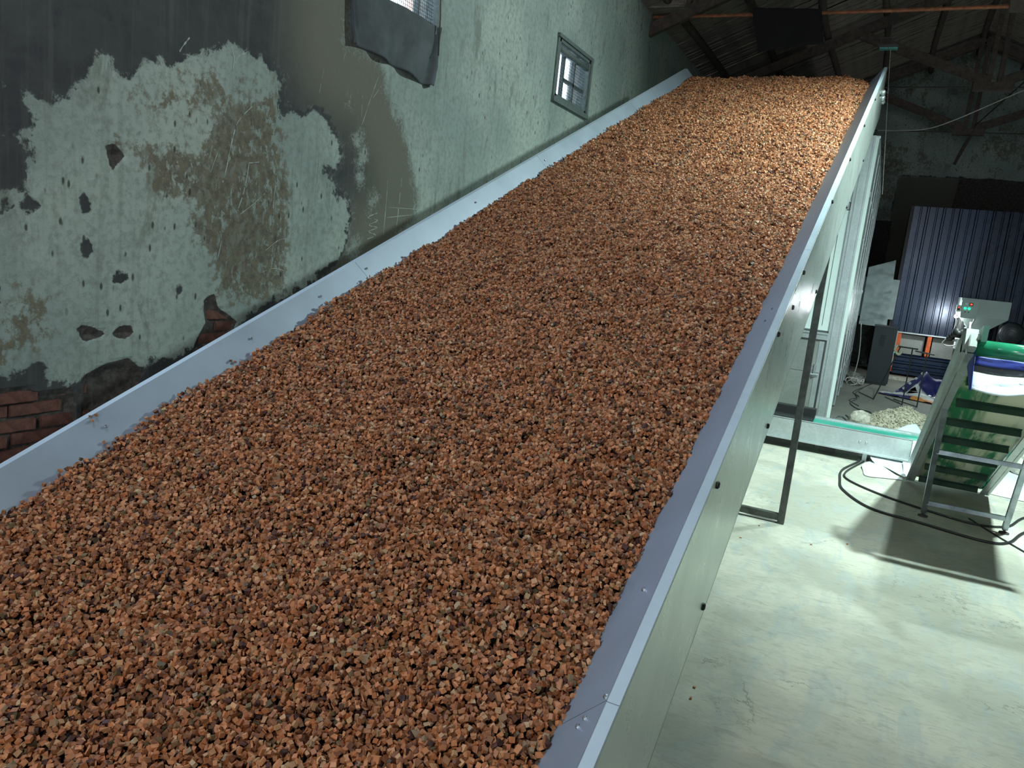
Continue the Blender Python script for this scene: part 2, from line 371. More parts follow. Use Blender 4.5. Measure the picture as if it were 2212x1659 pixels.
dark_polys = [wp(p) for p in (
    [(174, 420), (178, 415), (193, 436), (190, 456), (175, 456)], [(164, 533), (186, 520), (217, 540), (196, 549), (184, 561)],
    [(247, 606), (252, 592), (272, 602), (262, 608)], [(-5, 432), (12, 430), (22, 452), (15, 465), (-5, 465)], [(42, 445), (62, 425), (86, 440), (80, 455), (55, 462)],
    [(378, 620), (395, 612), (398, 634), (385, 640)], [(305, 645), (330, 640), (335, 655), (310, 655)])]

def masked_wall(name, ys, zs, to_world, masks, holes=(), depth=.035, thick=.24, push=None):
    """a plaster face on a (ys, zs) grid with a 4-channel wear mask, openings left out and broken patches set back"""
    ys, zs = np.array(sorted(set(np.round(ys, 4)))), np.array(sorted(set(np.round(zs, 4))))
    YY, ZZ = np.meshgrid(ys, zs, indexing='ij'); P = np.stack([YY.ravel(), ZZ.ravel()], 1)
    mk = masks(P); back = np.zeros(len(P))
    b = np.clip((mk[:, 2]-.5)*3, 0, 1)
    for i in np.nonzero(b > 0)[0]:
        back[i] = b[i]*(depth*.7 + .004*fbm((P[i, 0], P[i, 1], 3), 9))
    vs = [to_world(P[i, 0], P[i, 1], back[i]) for i in range(len(P))]
    nz = len(zs); fs = []
    for i in range(len(ys)-1):
        yc = (ys[i]+ys[i+1])/2
        for j in range(nz-1):
            zc = (zs[j]+zs[j+1])/2
            if any(h[0] < yc < h[1] and h[2] < zc < h[3] for h in holes): continue
            if push and not push(yc, zc): continue
            fs.append((i*nz+j, (i+1)*nz+j, (i+1)*nz+j+1, i*nz+j+1))
    me = bpy.data.meshes.new(name); me.from_pydata(vs, [], fs)
    at = me.attributes.new('mask', 'FLOAT_COLOR', 'POINT'); at.data.foreach_set('color', mk.astype(np.float32).ravel())
    me.materials.append(M['wall']); o = bpy.data.objects.new(name, me); COL.objects.link(o)
    return struct(o)

WIN1 = (4.26, 5.14, 1.52+EYE, 2.62+EYE); WIN2 = (7.38, 8.26, 1.58+EYE, 2.14+EYE); WIN3 = (1.1, 2.0, 1.66+EYE, 2.5+EYE)
def left_masks(P):
    wob = np.array([(fbm((p[0], p[1], 0), 2.2)) for p in P])*.05
    R = np.max([np.clip(seg_sdf(P, q)+wob*.5, -.4, .4) for q in light_polys], 0)
    soft = seg_sdf(P, light_polys[1])
    far = P[:, 0] > 6.7
    for q in dark_polys: R = np.minimum(R, -seg_sdf(P, q)*2+.0)
    R = np.where(far, .4, R)
    m = np.zeros((len(P), 4)); m[:, 0] = np.clip(.5+R/.5, 0, 1)
    G = np.max([np.where(True, np.clip(.5+seg_sdf(P, q)/.35, 0, 1)*w_, 0) for q, w_ in zip(worn_polys, worn_w)], 0)
    m[:, 1] = G
    B = np.max([np.clip(.5+(seg_sdf(P, q)+.25*wob)/.12, 0, 1) for q in hole_polys], 0); m[:, 2] = B
    # the cement turns paler and yellower towards the clean plaster
    m[:, 3] = np.clip(1+soft/1.1, 0, 1)
    m[:, 3] = np.where(np.max([seg_sdf(P, light_polys[0])], 0) > -.02, 0, m[:, 3])
    return m
ys = np.concatenate([[YN-.2, -3, -1, 0, .6, 1.0], np.arange(1.2, 6.6, .025), np.arange(6.6, 12.6, .07), [13.2, 14, 15, 17, YF], WIN1[:2], WIN2[:2], WIN3[:2]])
zs = np.concatenate([np.arange(0, EAVE-.02, .03), [EAVE], WIN1[2:], WIN2[2:], WIN3[2:]])
wl = masked_wall('wall_left', ys, zs, lambda y, z, b: (XL-b, y, z), left_masks, (WIN1, WIN2, WIN3))
wl['label'] = 'long side wall of peeling pale plaster over dark grey cement with broken patches'
# thickness of the wall: outer skin and the reveals of both openings
ob = MB()
for y0, y1, z0, z1 in ((YN, WIN3[0], 0, EAVE), (WIN3[0], WIN3[1], 0, WIN3[2]), (WIN3[0], WIN3[1], WIN3[3], EAVE), (WIN3[1], WIN1[0], 0, EAVE), (WIN1[0], WIN1[1], 0, WIN1[2]), (WIN1[0], WIN1[1], WIN1[3], EAVE), (WIN1[1], WIN2[0], 0, EAVE), (WIN2[0], WIN2[1], 0, WIN2[2]), (WIN2[0], WIN2[1], WIN2[3], EAVE), (WIN2[1], YF, 0, EAVE)):
    ob.box(XL-.24, XL-.065, y0, y1, z0, z1)
for (y0, y1, z0, z1) in (WIN1, WIN2, WIN3):
    ob.add([(XL-.07, y0, z0), (XL, y0, z0), (XL, y1, z0), (XL-.07, y1, z0), (XL-.07, y0, z1), (XL, y0, z1), (XL, y1, z1), (XL-.07, y1, z1)], [(0, 1, 2, 3), (4, 5, 6, 7), (0, 1, 5, 4), (3, 2, 6, 7)])
M['masonry'] = simple('masonry', (.17, .17, .15), .95, 0, .3, 9, bump=.4)
ob.build('masonry', M['masonry'], wl)
# pale scratches and smears left on the plaster and cement
sm = MB()
def stroke(pts, wd):
    p = [at_x(a, b, XL+.0015) for a, b in pts]; p = spline(p, 5)
    for a, b in zip(p[:-1], p[1:]):
        if random.random() < .12: continue
        d = (b-a); k = Vector((0, -d.z, d.y)).normalized()*wd*random.uniform(.12, .42); sm.add([a-k, b-k, b+k, a+k], [(0, 1, 2, 3)])
for pts, wd in (([(545, 230), (515, 262), (500, 310), (490, 360), (481, 394)], .012), ([(538, 350), (534, 380), (525, 420), (515, 450)], .010), ([(560, 350), (538, 352)], .008), ([(602, 225), (600, 250), (590, 290)], .008), ([(818, 165), (800, 215), (782, 270)], .007), ([(824, 185), (806, 212)], .005), ([(755, 85), (742, 130)], .006), ([(838, 383), (834, 440), (827, 520)], .010), ([(868, 385), (862, 440), (857, 487)], .010), ([(815, 460), (795, 470), (816, 476), (797, 486), (815, 492), (796, 500), (812, 508), (794, 516)], .007), ([(840, 448), (900, 452)], .006), ([(836, 470), (890, 464)], .006), ([(572, 418), (548, 440), (520, 462)], .008), ([(500, 100), (506, 128), (503, 150)], .012), ([(536, 112), (515, 122), (508, 138)], .010), ([(440, 105), (428, 128)], .010), ([(412, 78), (395, 100), (388, 112)], .012), ([(312, 235), (330, 262), (345, 275)], .008), ([(690, 340), (684, 400), (680, 440)], .008), ([(595, 400), (590, 450)], .010), ([(470, 560), (478, 520), (475, 500)], .008), ([(575, 540), (600, 520), (620, 515)], .007), ([(560, 590), (590, 580), (615, 585)], .007), ([(410, 345), (416, 365)], .008), ([(470, 330), (455, 372)], .007), ([(495, 165), (490, 200)], .007), ([(783, 205), (780, 260)], .005), ([(748, 560), (756, 535)], .008), ([(960, 300), (965, 380)], .006), ([(700, 150), (690, 200)], .004)):
    stroke(pts, wd)
M['scrape'] = simple('pale_scrape', (.36, .42, .38), .95, 0, .2, 40)
o = sm.build('scratch', M['scrape'], wl); o['kind'] = 'stuff'
# bricks bared where the plaster fell off
bm_ = MB().box(-.03, .0, -.118, .118, -.027, .027); base_brick = None
for zi in range(0, 34):
    z = .03+zi*.066
    for yi in range(0, 26):
        y = 1.0+yi*.25+(.125 if zi % 2 else 0)
        P = np.array([[y, z]])
        ok = max(seg_sdf(P, hole_polys[0])[0], seg_sdf(P, hole_polys[2])[0]-.03) > -.05
        if not ok or random.random() < .08: continue
        if base_brick is None: base_brick = bm_.build('brick', M['brick'], wl, bevel=.004); o = base_brick
        else: o = link_copy(base_brick)
        o.location = (XL-.006-random.random()*.012, y+random.uniform(-.006, .006), z+random.uniform(-.003, .003)); o.rotation_euler = (random.uniform(-.03, .03), random.uniform(-.03, .03), random.uniform(-.02, .02))

def far_masks(P):
    m = np.zeros((len(P), 4)); box = lambda x0, x1, z0, z1: seg_sdf(P, [(x0, z0), (x1, z0), (x1, z1), (x0, z1)])
    wob = np.array([fbm((p[0], p[1], 7), 1.5) for p in P])
    m[:, 0] = np.clip(.95-.1*wob, 0, 1)
    grey = np.maximum(box(-.08, 1.6, -1, 2.5+EYE), box(-.08, .3, 0, 2.2+EYE)); m[:, 0] = np.minimum(m[:, 0], np.clip(.5-grey/.5, 0, 1))
    m[:, 1] = np.clip(.36+.3*wob, 0, .55)
    blk = np.maximum(box(1.06, 4.6, 1.2, 2.5+EYE), box(-.9, -.06, 1.0, 1.5+EYE)); m[:, 2] = np.clip(.5+(blk+.05*wob)/.1, 0, 1)
    m[:, 3] = np.where(grey > 0, .62, 0)
    return m
o = masked_wall('wall_far', np.arange(XL, XR+.01, .06), np.arange(0, 6.95, .06), lambda x, z, b: (x, YF+b, z), far_masks, depth=.05, push=lambda x, z: z < roof_z(x)+.05)
o['label'] = 'end gable wall of dim stained plaster with a blackened patch'
MB().box(XL, XR, YF+.1, YF+.3, 0, 7).build('masonry', M['masonry'], o)
struct(MB().box(XR, XR+.24, YN, YF, 0, EAVE).build('wall_right', M['masonry']), 'far right side wall of the hall')
wn = MB().box(XL, -1.2, YN-.2, YN, 0, EAVE).box(2.4, XR, YN-.2, YN, 0, EAVE).box(-1.2, 2.4, YN-.2, YN, 3.6, EAVE)
wn.prism([(XL, YN-.2, EAVE), (XR, YN-.2, EAVE), (RIDGE, YN-.2, roof_z(RIDGE))], (0, .2, 0))
struct(wn.build('wall_near', M['masonry']), 'unseen end wall behind the camera with an added open doorway')

# roof: sheet above, boards below it, purlins under the boards
cs = MB()
for xa, xb in ((XL-.4, RIDGE), (RIDGE, XR+.4)):
    za, zb = roof_z(xa)+.03, roof_z(xb)+.03
    cs.hexa([(xa, YN-.3, za), (xb, YN-.3, zb), (xb, YF+.3, zb), (xa, YF+.3, za), (xa, YN-.3, za+.06), (xb, YN-.3, zb+.06), (xb, YF+.3, zb+.06), (xa, YF+.3, za+.06)])
ceil = struct(cs.build('ceiling', M['soot']), 'dark pitched roof of sooty boards on purlins')
LEN = (RIDGE-XL+.15)*math.hypot(1, PITCH); sl = math.atan(PITCH)
bb = MB().box(0, LEN, -.05, .05, -.022, 0).build('roof_board', M['wood_dark'], ceil)
boards = []
y = 8.6
while y < YF-.05:
    o = bb if not boards else link_copy(bb); boards.append(o)
    o.location = (XL-.12, y, roof_z(XL-.12)+.012-random.random()*.018); o.rotation_euler = (random.uniform(-.12, .12), -sl, random.uniform(-.012, .012)); o.scale = (1, random.uniform(.75, 1.12), 1)
    y += random.uniform(.105, .135)
rb = MB()
y = 8.6
while y < YF-.05:
    rb.bar((RIDGE, y, roof_z(RIDGE)), (XR+.1, y, roof_z(XR+.1)), .1, .02); y += .125
o = rb.build('board_layer', M['wood_dark'], ceil); o['kind'] = 'stuff'
for i, x in enumerate((-3.0, -2.25, -1.45, -.65, .15, .95, 1.8, 2.7, 3.6, 4.5)):
    pts = [(x+.03*math.sin(k*1.7+i), 6+k*1.45, roof_z(x)-.075+.015*math.cos(k*2.1+i)) for k in range(10)]
    MB().tube(spline(pts, 3), .052, 8).build('purlin', M['wood'], ceil, smooth=True)

# windows: frame, pane, net
def window(name, W, cols, rows, bars, label, net=.03):
    y0, y1, z0, z1 = W; f = MB(); t = .032
    for a in ((y0, y0+t, z0, z1), (y1-t, y1, z0, z1), (y0, y1, z0, z0+t), (y0, y1, z1-t, z1)): f.box(XL-.10, XL+.015, *a)
    fr = struct(f.build(name, M['frame_wood']), label)
    for a in bars: MB().box(XL-.075, XL-.04, *a).build('mullion', M['frame_wood'], fr)
    MB().box(XL-.088, XL-.084, y0+t, y1-t, z0+t, z1-t).build('pane', M['glass'], fr)
    n = MB(); y = y0+t
    while y < y1-t: n.box(XL-.031, XL-.028, y-.0008, y+.0008, z0+t, z1-t); y += net
    z = z0+t
    while z < z1-t: n.box(XL-.031, XL-.028, y0+t, y1-t, z-.0008, z+.0008); z += net
    o = n.build('wire_net', M['net'], fr); o['kind'] = 'stuff'
    return fr
w1 = window('window_1', WIN1, 1, 1, [(4.92, 4.945, WIN1[2], WIN1[3])], 'netted window half covered by hanging grey cloth', .024)
yy = WIN2[0]; d = (WIN2[1]-WIN2[0])/3
w2 = window('window_2', WIN2, 3, 2, [(yy+d-.02, yy+d+.02, WIN2[2], WIN2[3]), (yy+2*d-.02, yy+2*d+.02, WIN2[2], WIN2[3]), (yy+d, yy+3*d, WIN2[2]+.22, WIN2[2]+.25)], 'small wooden window with three panes high above the guard plate', .03)
window('window_3', WIN3, 2, 1, [(1.53, 1.57, WIN3[2], WIN3[3])], 'unseen small wooden window added nearest the camera')  # unseen window, added so bluish light comes from the left
MB().tube([(XL-.02, WIN2[0]+.03, WIN2[3]-.07), (XL-.015, WIN2[0]+.3, WIN2[3]-.085), (XL-.02, WIN2[1]-.03, WIN2[3]-.08)], .032, 8).build('rolled_blind', M['frame_wood'], w2, smooth=True)
sill = MB().box(XL-.02, XL+.035, WIN2[0]-.05, WIN2[1]+.05, WIN2[2]-.05, WIN2[2]).box(XL-.02, XL+.03, WIN2[0]-.05, WIN2[1]+.05, WIN2[3], WIN2[3]+.035).box(XL-.02, XL+.028, WIN2[1], WIN2[1]+.05, WIN2[2], WIN2[3]).box(XL-.02, XL+.015, WIN2[0]-.045, WIN2[0], WIN2[2], WIN2[3]).build('window_surround', M['frame_wood'], w2)
# cloth hung below and over window 1
top = [(4.0, 2.15), (4.25, 1.95), (4.5, 1.63), (4.8, 1.60), (5.0, 1.60), (5.17, 1.59)]
bot = [(4.0, 1.21), (4.17, 1.2), (4.4, 1.2), (4.65, 1.2), (4.85, 1.17), (5.0, 1.155), (5.06, 1.15), (5.16, 1.18)]
wc = lambda pts: [(at_x(x, y, XL+.03).y, at_x(x, y, XL+.03).z) for x, y in pts]
cur_top = wc([(760, -60), (766, -40), (800, -28), (846, 0), (900, 31), (945, 57), (953, 60)])
cur_bot = wc([(762, 93), (766, 95), (800, 110), (835, 132), (872, 152), (915, 181), (938, 186)])
def lerp_poly(P, t):
    k = t*(len(P)-1); i = min(int(k), len(P)-2); f = k-i; return tuple(P[i][j]*(1-f)+P[i+1][j]*f for j in range(2))
def curt(u, v):
    a, b = lerp_poly(cur_top, u), lerp_poly(cur_bot, u); y = a[0]*(1-v)+b[0]*v; z = a[1]*(1-v)+b[1]*v
    fold = .026*math.sin(u*21+1.5*math.sin(v*3+u*4))*(.35+.65*v)+.006*fbm((y, z, 2), 5)+.010*math.sin(u*47+v*2)*max(0, u-.5)*2
    return (XL+.03+max(fold, -.026), y, z)
tag(MB().grid(curt, 70, 24).build('curtain', M['curtain'], smooth=True, solid=.004), 'limp grey cloth hanging below the netted window on the plaster wall', 'curtain')
# loose rods beside window 1
pa = [at_x(952, -20, XL+.05), at_x(951, 40, XL+.05), at_x(947, 120, XL+.06)]
tag(MB().tube(pa, .006, 6).build('iron_rod', M['iron']), 'thin dark rod hanging at the right edge of the netted window', 'rod')

# outdoors, seen through the panes
hs = thing('brick_house', 'orange brick house outside beyond the three-pane window', 'house', (-7, 22, 0))
MB().box(-8.42, -3.7, 20.0, 26, 0, 7.6).build('wall', M['brickwork'], hs)
MB().prism([(-8.6, 19.8, 7.6), (-3.6, 19.8, 7.6), (-6, 19.8, 9)], (0, 6.5, 0)).build('roof', M['wood'], hs)
sh = thing('brick_pillar', 'orange brick pillar outside beyond the netted window', 'pillar', (-8.3, 12.2, 0))
MB().box(-8.5, -8.12, 12, 12.4, 0, 5.85).build('shaft', M['brickwork'], sh)
MB().box(-8.55, -8.07, 11.95, 12.45, 5.85, 5.95).build('cap', M['masonry'], sh)

# ------------------------------------------------------------------ roof trusses
ZT = 3.2+EYE
def truss(y, label, rod='iron', rr=.012, hide_post=False):
    t = thing('roof_truss', label, 'roof truss', (RIDGE, y, ZT), 'timber roof trusses')
    for sx in (-1, 1):
        x0 = RIDGE+sx*4.35
        MB().bar((x0, y, roof_z(x0)-.21), (RIDGE, y, roof_z(RIDGE)-.21), .10, .15).build('top_chord', M['wood'], t, bevel=.008)
        MB().bar((RIDGE+sx*.1, y-.02, ZT+.07), (RIDGE+sx*1.97, y-.02, roof_z(RIDGE+sx*1.97)-.27), .09, .14).build('strut', M['wood'], t, bevel=.008)
    for dx in (-.075, .075):
        MB().bar((RIDGE+dx, y+.0, ZT-.02), (RIDGE+dx*.8, y, roof_z(RIDGE)-.25), .07, .09, (0, 1, 0)).build('king_post', M['wood'], t, bevel=.006)
    MB().box(RIDGE-.27, RIDGE+.27, y-.07, y+.07, ZT-.06, ZT+.055).build('node_block', M['wood'], t, bevel=.01)
    MB().tube([(XL+.02, y, ZT), (-1, y, ZT-.015), (RIDGE, y, ZT-.01), (3, y, ZT-.012), (XR-.02, y, ZT)], rr, 6).build('tie_rod', M[rod], t)
    return t
truss(10.27, 'nearest timber truss with rusty tie pipe along the top of the picture', 'rust', .02)
truss(14.0, 'middle timber truss whose long strut slopes down to a king post')
truss(17.7, 'rear timber truss close in front of the stained gable wall')
o = MB().tube([(1.10, 17.66, ZT+.05), (.98, 17.6, 2.95+EYE), (.86, 17.55, 2.56+EYE)], [.03, .035, .028], 7).build('wooden_pole', M['wood'])
tag(o, 'dark wooden pole hanging below the rear truss against the gable wall', 'pole')
# heel block of the near truss at the left wall
tag(MB().box(XL-.01, XL+.5, 10.0, 10.36, ZT+.04, ZT+.32).build('wall_plate', M['wood_dark'], bevel=.02), 'dark timber block under the near truss end on the left wall', 'timber')
# dark cloth slung over the near tie
cl0 = [(-2.02, 3.26), (-1.62, 3.235), (-1.2, 3.215)]; cl1 = [(-1.86, 2.73), (-1.5, 2.78), (-1.12, 2.83)]
def cloth(u, v):
    a = Vector((*lerp_poly(cl0, u), 0)); b = Vector((*lerp_poly(cl1, u), 0)); p = a.lerp(b, v)
    return (p.x, 10.25-.035+.03*math.sin(u*12+v*3)*v+.03*fbm((p.x, p.y, 1), 4), p.y+EYE)
tag(MB().grid(cloth, 24, 14).build('dark_cloth', M['dark_cloth'], smooth=True, solid=.006), 'dark brown cloth slung over the rusty tie pipe under the roof', 'cloth')
# wires
o = MB().tube(spline([(XR-.1, 15.0, 3.15+EYE), at_y(2300, 165, 15), at_y(2212, 195, 15), at_y(2060, 260, 15.5), at_y(1990, 280, 16), at_y(1896, 282, 16.5)], 6), .008, 5).build('wire', M['white_cable'])
tag(o, 'thin white wire sagging across the gable wall between the trusses', 'wire')
o = MB().tube([at_y(2260, 135, 16.5), at_y(2106, 272, 17.4)], .012, 5).build('wire', M['cable']); tag(o, 'dark cable slanting down to the rear truss node', 'wire')
o = MB().tube(spline([at_y(1925, 95, 10.6), at_y(1921, 150, 10.6), at_y(1913, 300, 10.5), at_y(1906, 420, 10.45)], 4), .002, 5).build('wire', M['white_cable']); tag(o, 'fine wire hanging from the small unlit floodlight beside the drying tower', 'wire')
# small unlit floodlight
c = Vector((-.41, 10.6, 2.86+EYE)); t = thing('floodlight', 'small unlit floodlight with teal lens under the roof', 'floodlight', c)
MB().box(c.x-.11, c.x+.11, c.y-.05, c.y+.05, c.z, c.z+.035).build('housing', M['dark_steel'], t, bevel=.006)
for ix in (0, 1):
    for iy in (0, 1): MB().box(c.x-.1+ix*.103, c.x-.003+ix*.103, c.y-.045+iy*.047, c.y-.003+iy*.047, c.z-.012, c.z+.002).build('lens', M['lens'], t)
MB().tube([(c.x-.1, c.y, c.z+.02), (c.x-.1, c.y, c.z+.12), (c.x+.1, c.y, c.z+.12), (c.x+.1, c.y, c.z+.02)], .008, 5).tube([(c.x, c.y, c.z+.12), (c.x, c.y, roof_z(c.x)-.02)], .008, 5).build('bracket', M['iron'], t)
# the two lit floodlights of the hall and the added fill lamp, outside the frame
for L, D, lab in ((LAMP, LAMP_DIR, 'lit floodlight hanging high above the elevator head'), (LAMP2, LAMP2_DIR, 'smaller lit floodlight hanging beside the head of the bed'), (FILL_LAMP, FILL_LAMP_DIR, 'unseen fill floodlight added behind the camera')):
    b = L-D*.02; t = thing('floodlight', lab, 'floodlight', b); q = D.to_track_quat('-Z', 'Y').to_matrix()
    MB().box(-.24, .24, -.19, .19, .0, .07, lambda x, y, z: b+q@Vector((x, y, z))).build('housing', M['dark_steel'], t)
    MB().tube([b-D*.05, b-D*.05+Vector((0, 0, roof_z(L.x)-b.z-.03))], .012, 6).build('hanging_pipe', M['iron'], t)

# ------------------------------------------------------------------ the inclined bed
TH = 0.386172668; CT, ST = math.cos(TH), math.sin(TH)
def B(u, v, n): return Vector((u, v*CT-n*ST, v*ST+n*CT+EYE))
V0, V1 = .22, 9.45
UL, UR, NB = -2.39, -.462, -1.45
bed = thing('inclined_drying_bed', 'long inclined steel bed with guard plates carrying orange vegetable dice', 'conveyor', B(-1.4, .3, -1.85))
MB().box(UL-.02, UR+.02, V0, V1, NB-.115, NB-.10, B).build('belt', M['galv_dull'], bed)
MB().box(UL-.02, UR+.02, V0, V1, -1.86, -1.845, B).build('bottom_pan', M['galv_dull'], bed)
MB().box(UL-.02, UR+.02, V0-.015, V0, -1.86, NB-.02, B).build('end_plate', M['galv'], bed)
NT_ = -1.356
def plates(side, seams):
    for a, b in zip(seams[:-1], seams[1:]):
        g = .0012; a_, b_ = a+g, b-g
        lift = random.uniform(0, .002)
        if side < 0: u0, u1, u2 = UL-.012, -2.48, -2.512
        else: u0, u1, u2 = UR+.02, -.3676, -.338
        n0 = NB-(.045 if side < 0 else .09); k = (NT_-NB)
        ue = u0-(u1-u0)*(NB-n0)/k
        prof = [(ue, n0), (u1, NT_+lift), (u1+(.004 if side < 0 else -.004)*-1, NT_-.006), (ue+(-.004 if side < 0 else .004), n0-.006)]
        MB().prism([B(u, a_, n) for u, n in prof], B(0, b_, 0)-B(0, a_, 0)).build('guard_plate', M['plate'], bed)
        MB().box(min(u1, u2)+.001, max(u1, u2)-.001, a_, b_, NT_-.012, NT_-.002+lift, B).build('top_flange', M['flange'], bed)
plates(-1, [V0, 2.966, 5.25, 7.4, 9.49]); plates(1, [V0, .976, 3.75, 6.3, 9.52])
for a, b in ((V0, 2.4), (2.4, 5.0), (5.0, 7.4), (7.4, 9.54)):
    MB().box(-.346, -.338, a+.001, b-.001, -1.87, NT_-.012, B).box(-.375, -.338, a+.001, b-.001, -1.874, -1.866, B).build('skirt_panel', M['skirt'], bed)
    MB().box(-2.512, -2.504, a+.001, b-.001, -1.87, NT_-.012, B).build('skirt_panel', M['skirt'], bed)
hb = None
for v, n in ((1.8276, -1.40), (1.7552, -1.824), (2.8488, -1.819), (2.847, -1.387), (3.238, -1.44), (3.5177, -1.385), (4.6, -1.37), (4.35, -1.82), (5.6, -1.375), (6.7, -1.38), (6.0, -1.82), (7.8, -1.38), (7.4, -1.82), (8.7, -1.5)):
    MB().lathe(B(-.3385, v, n), (1, 0, 0), [(-.002, .012), (.006, .012), (.010, .008)], 6).build('bolt', M['bolt'], bed)
for u, v in ((-.405, 1.35), (-.415, .937), (-.405, .953), (-.372, .989), (-.41, 3.0), (-.40, 3.1), (-.40, 4.4)):
    f = (u-(UR+.02))/(-.3676-(UR+.02)); MB().lathe(B(u, v, NB+f*(NT_-NB)-.002), (-.6, 0, .8), [(0, .006), (.004, .006), (.007, .003)], 6).build('screw', M['zinc'], bed)
for v in (1.385, 2.137, 2.618, 3.0, 4.2, 5.3):
    MB().lathe(B(-2.44, v, NB+.5*(NT_-NB)+.002), (.6, 0, .8), [(0, .006), (.004, .006), (.007, .003)], 6).build('screw', M['zinc'], bed)
# welded side supports
for y, xs in ((5.46, (-.362, -2.48)), (8.3, (-1.3, -2.3))):
    fr = MB(); zt = B(0, (y+(-1.86)*ST)/CT, -1.86).z
    for x in xs:
        MB().bar((x, y, 0), (x, y, zt+.1), .045, .045, (0, 1, 0)).build('support_leg', M['brown_steel'], bed, bevel=.003)
    MB().bar((xs[0], y, .045), (xs[1], y, .045), .04, .045).build('cross_brace', M['brown_steel'], bed)
# rollers and drive under the head of the bed
MB().tube([B(UL, 9.4, -1.6), B(UR, 9.4, -1.6)], .09, 16).build('head_roller', M['galv_dull'], bed, smooth=True)
for k, (v, n, r) in enumerate(((8.95, -1.52, .03), (9.1, -1.6, .035), (9.25, -1.66, .025))):
    MB().lathe(B(-.338, v, n), (1, 0, 0), [(0, r), (.03, r), (.04, r*.5)], 10).build('bearing', M['galv'], bed, smooth=True)

# ------------------------------------------------------------------ the diced vegetables
def vnoise(x, y, s, seed=0):
    """cheap smooth value noise on arrays"""
    g = np.random.default_rng(seed).random((64, 256)); X = x*s; Y = y*s
    xi = np.floor(X).astype(int); yi = np.floor(Y).astype(int); fx = X-xi; fy = Y-yi
    fx = fx*fx*(3-2*fx); fy = fy*fy*(3-2*fy); G = lambda a, b: g[a % 64, b % 256]
    return (G(xi, yi)*(1-fx)+G(xi+1, yi)*fx)*(1-fy)+(G(xi, yi+1)*(1-fx)+G(xi+1, yi+1)*fx)*fy
def height(u, v):
    h = .024*(vnoise(u, v, 5, 1)-.5)+.018*(vnoise(u, v, 13, 2)-.5)+.020*(vnoise(u, v, 27, 3)-.5)
    band = np.exp(-((v-6.4)/1.3)**2)
    h += band*.018*(vnoise(u*.45+3, v*1.0, 9, 5)-.5)
    return h
def layer(v0, v1, sp, dn, jit):
    uu = np.arange(UL+.004, UR+.010, sp); vv = np.arange(v0, v1, sp)
    U, Vv = np.meshgrid(uu, vv); U = U.ravel()+rng.normal(0, jit, U.size); Vv = Vv.ravel()+rng.normal(0, jit, Vv.size)
    return U, Vv, height(U, Vv)+dn+rng.normal(0, .48*sp, U.size)
VM = 5.4; S1, S2 = .0106, .0130           # dice are packed finer in the near half, a little coarser where they blur together
parts_ = [layer(V0+.01, VM, S1, -.002, .0036), layer(VM, V1-.02, S2, -.002, .0045), layer(V0+.01, VM, S1*1.9, -.013, .005), layer(VM, V1-.02, S2*2.1, -.014, .006)]
sub = np.concatenate([np.full(len(p[0]), k) for k, p in enumerate(parts_)])
U, V, Nn = (np.concatenate([p[k] for p in parts_]) for k in range(3)); Nn = Nn+NB
# dice climb a little onto the flared left plate and sink along the right one
keep = (U < UR+.012-.02*vnoise(V, V*0+.3, 5, 4)) & (U > UL+.03*vnoise(V, V*0+.7, 5, 6)-.008)
U, V, Nn, sub = U[keep], V[keep], Nn[keep], sub[keep]; ND = len(U)
Nn += np.clip(.03-(U-UL), 0, .03)*.35 - .055*np.clip(1-(UR-U)/.24, 0, 1)**1.4
scl = np.where(V < VM, .80, 1.0)[:, None]
kind = rng.random(ND)
dim = rng.normal(.0128, .0021, (ND, 3)); dim = np.clip(dim, .007, .0195)
sl_ = kind < .24; dim[sl_, 2] = rng.uniform(.0028, .0055, sl_.sum()); dim[sl_, 0] *= rng.uniform(.9, 1.5, sl_.sum())
lo_ = (kind > .24) & (kind < .30); dim[lo_, 0] *= 1.6; dim *= scl
Q = rng.normal(size=(ND, 4)); Q /= np.linalg.norm(Q, axis=1)[:, None]
def qmat(q):
    w_, x, y, z = q.T
    return np.stack([np.stack([1-2*(y*y+z*z), 2*(x*y-z*w_), 2*(x*z+y*w_)], 1), np.stack([2*(x*y+z*w_), 1-2*(x*x+z*z), 2*(y*z-x*w_)], 1), np.stack([2*(x*z-y*w_), 2*(y*z+x*w_), 1-2*(x*x+y*y)], 1)], 1)
RM = qmat(Q)
pal = np.array([(.64, .245, .095), (.74, .32, .14), (.52, .17, .055), (.70, .38, .18), (.66, .46, .26), (.25, .085, .033), (.10, .03, .022), (.17, .11, .04)])
ci = rng.choice(len(pal), ND, p=[.30, .23, .16, .11, .035, .09, .045, .03])
tint = np.clip(pal[ci]*.60*rng.uniform(.50, 1.32, (ND, 1)), 0, 1)
pile = np.array([(-1, -1, -1), (1, -1, -1), (1, 1, -1), (-1, 1, -1), (-1, -1, 1), (1, -1, 1), (1, 1, 1), (-1, 1, 1)], float)*.5
FQ = np.array([(3, 2, 1, 0), (4, 5, 6, 7), (0, 1, 5, 4), (1, 2, 6, 5), (2, 3, 7, 6), (3, 0, 4, 7)])
corn = pile[None]+rng.normal(0, .085, (ND, 8, 3))
loc = corn*dim[:, None, :]
ctr = np.stack([U, V*CT-Nn*ST, V*ST+Nn*CT+EYE], 1)
wv = np.einsum('nij,nkj->nki', RM, loc)+ctr[:, None, :]
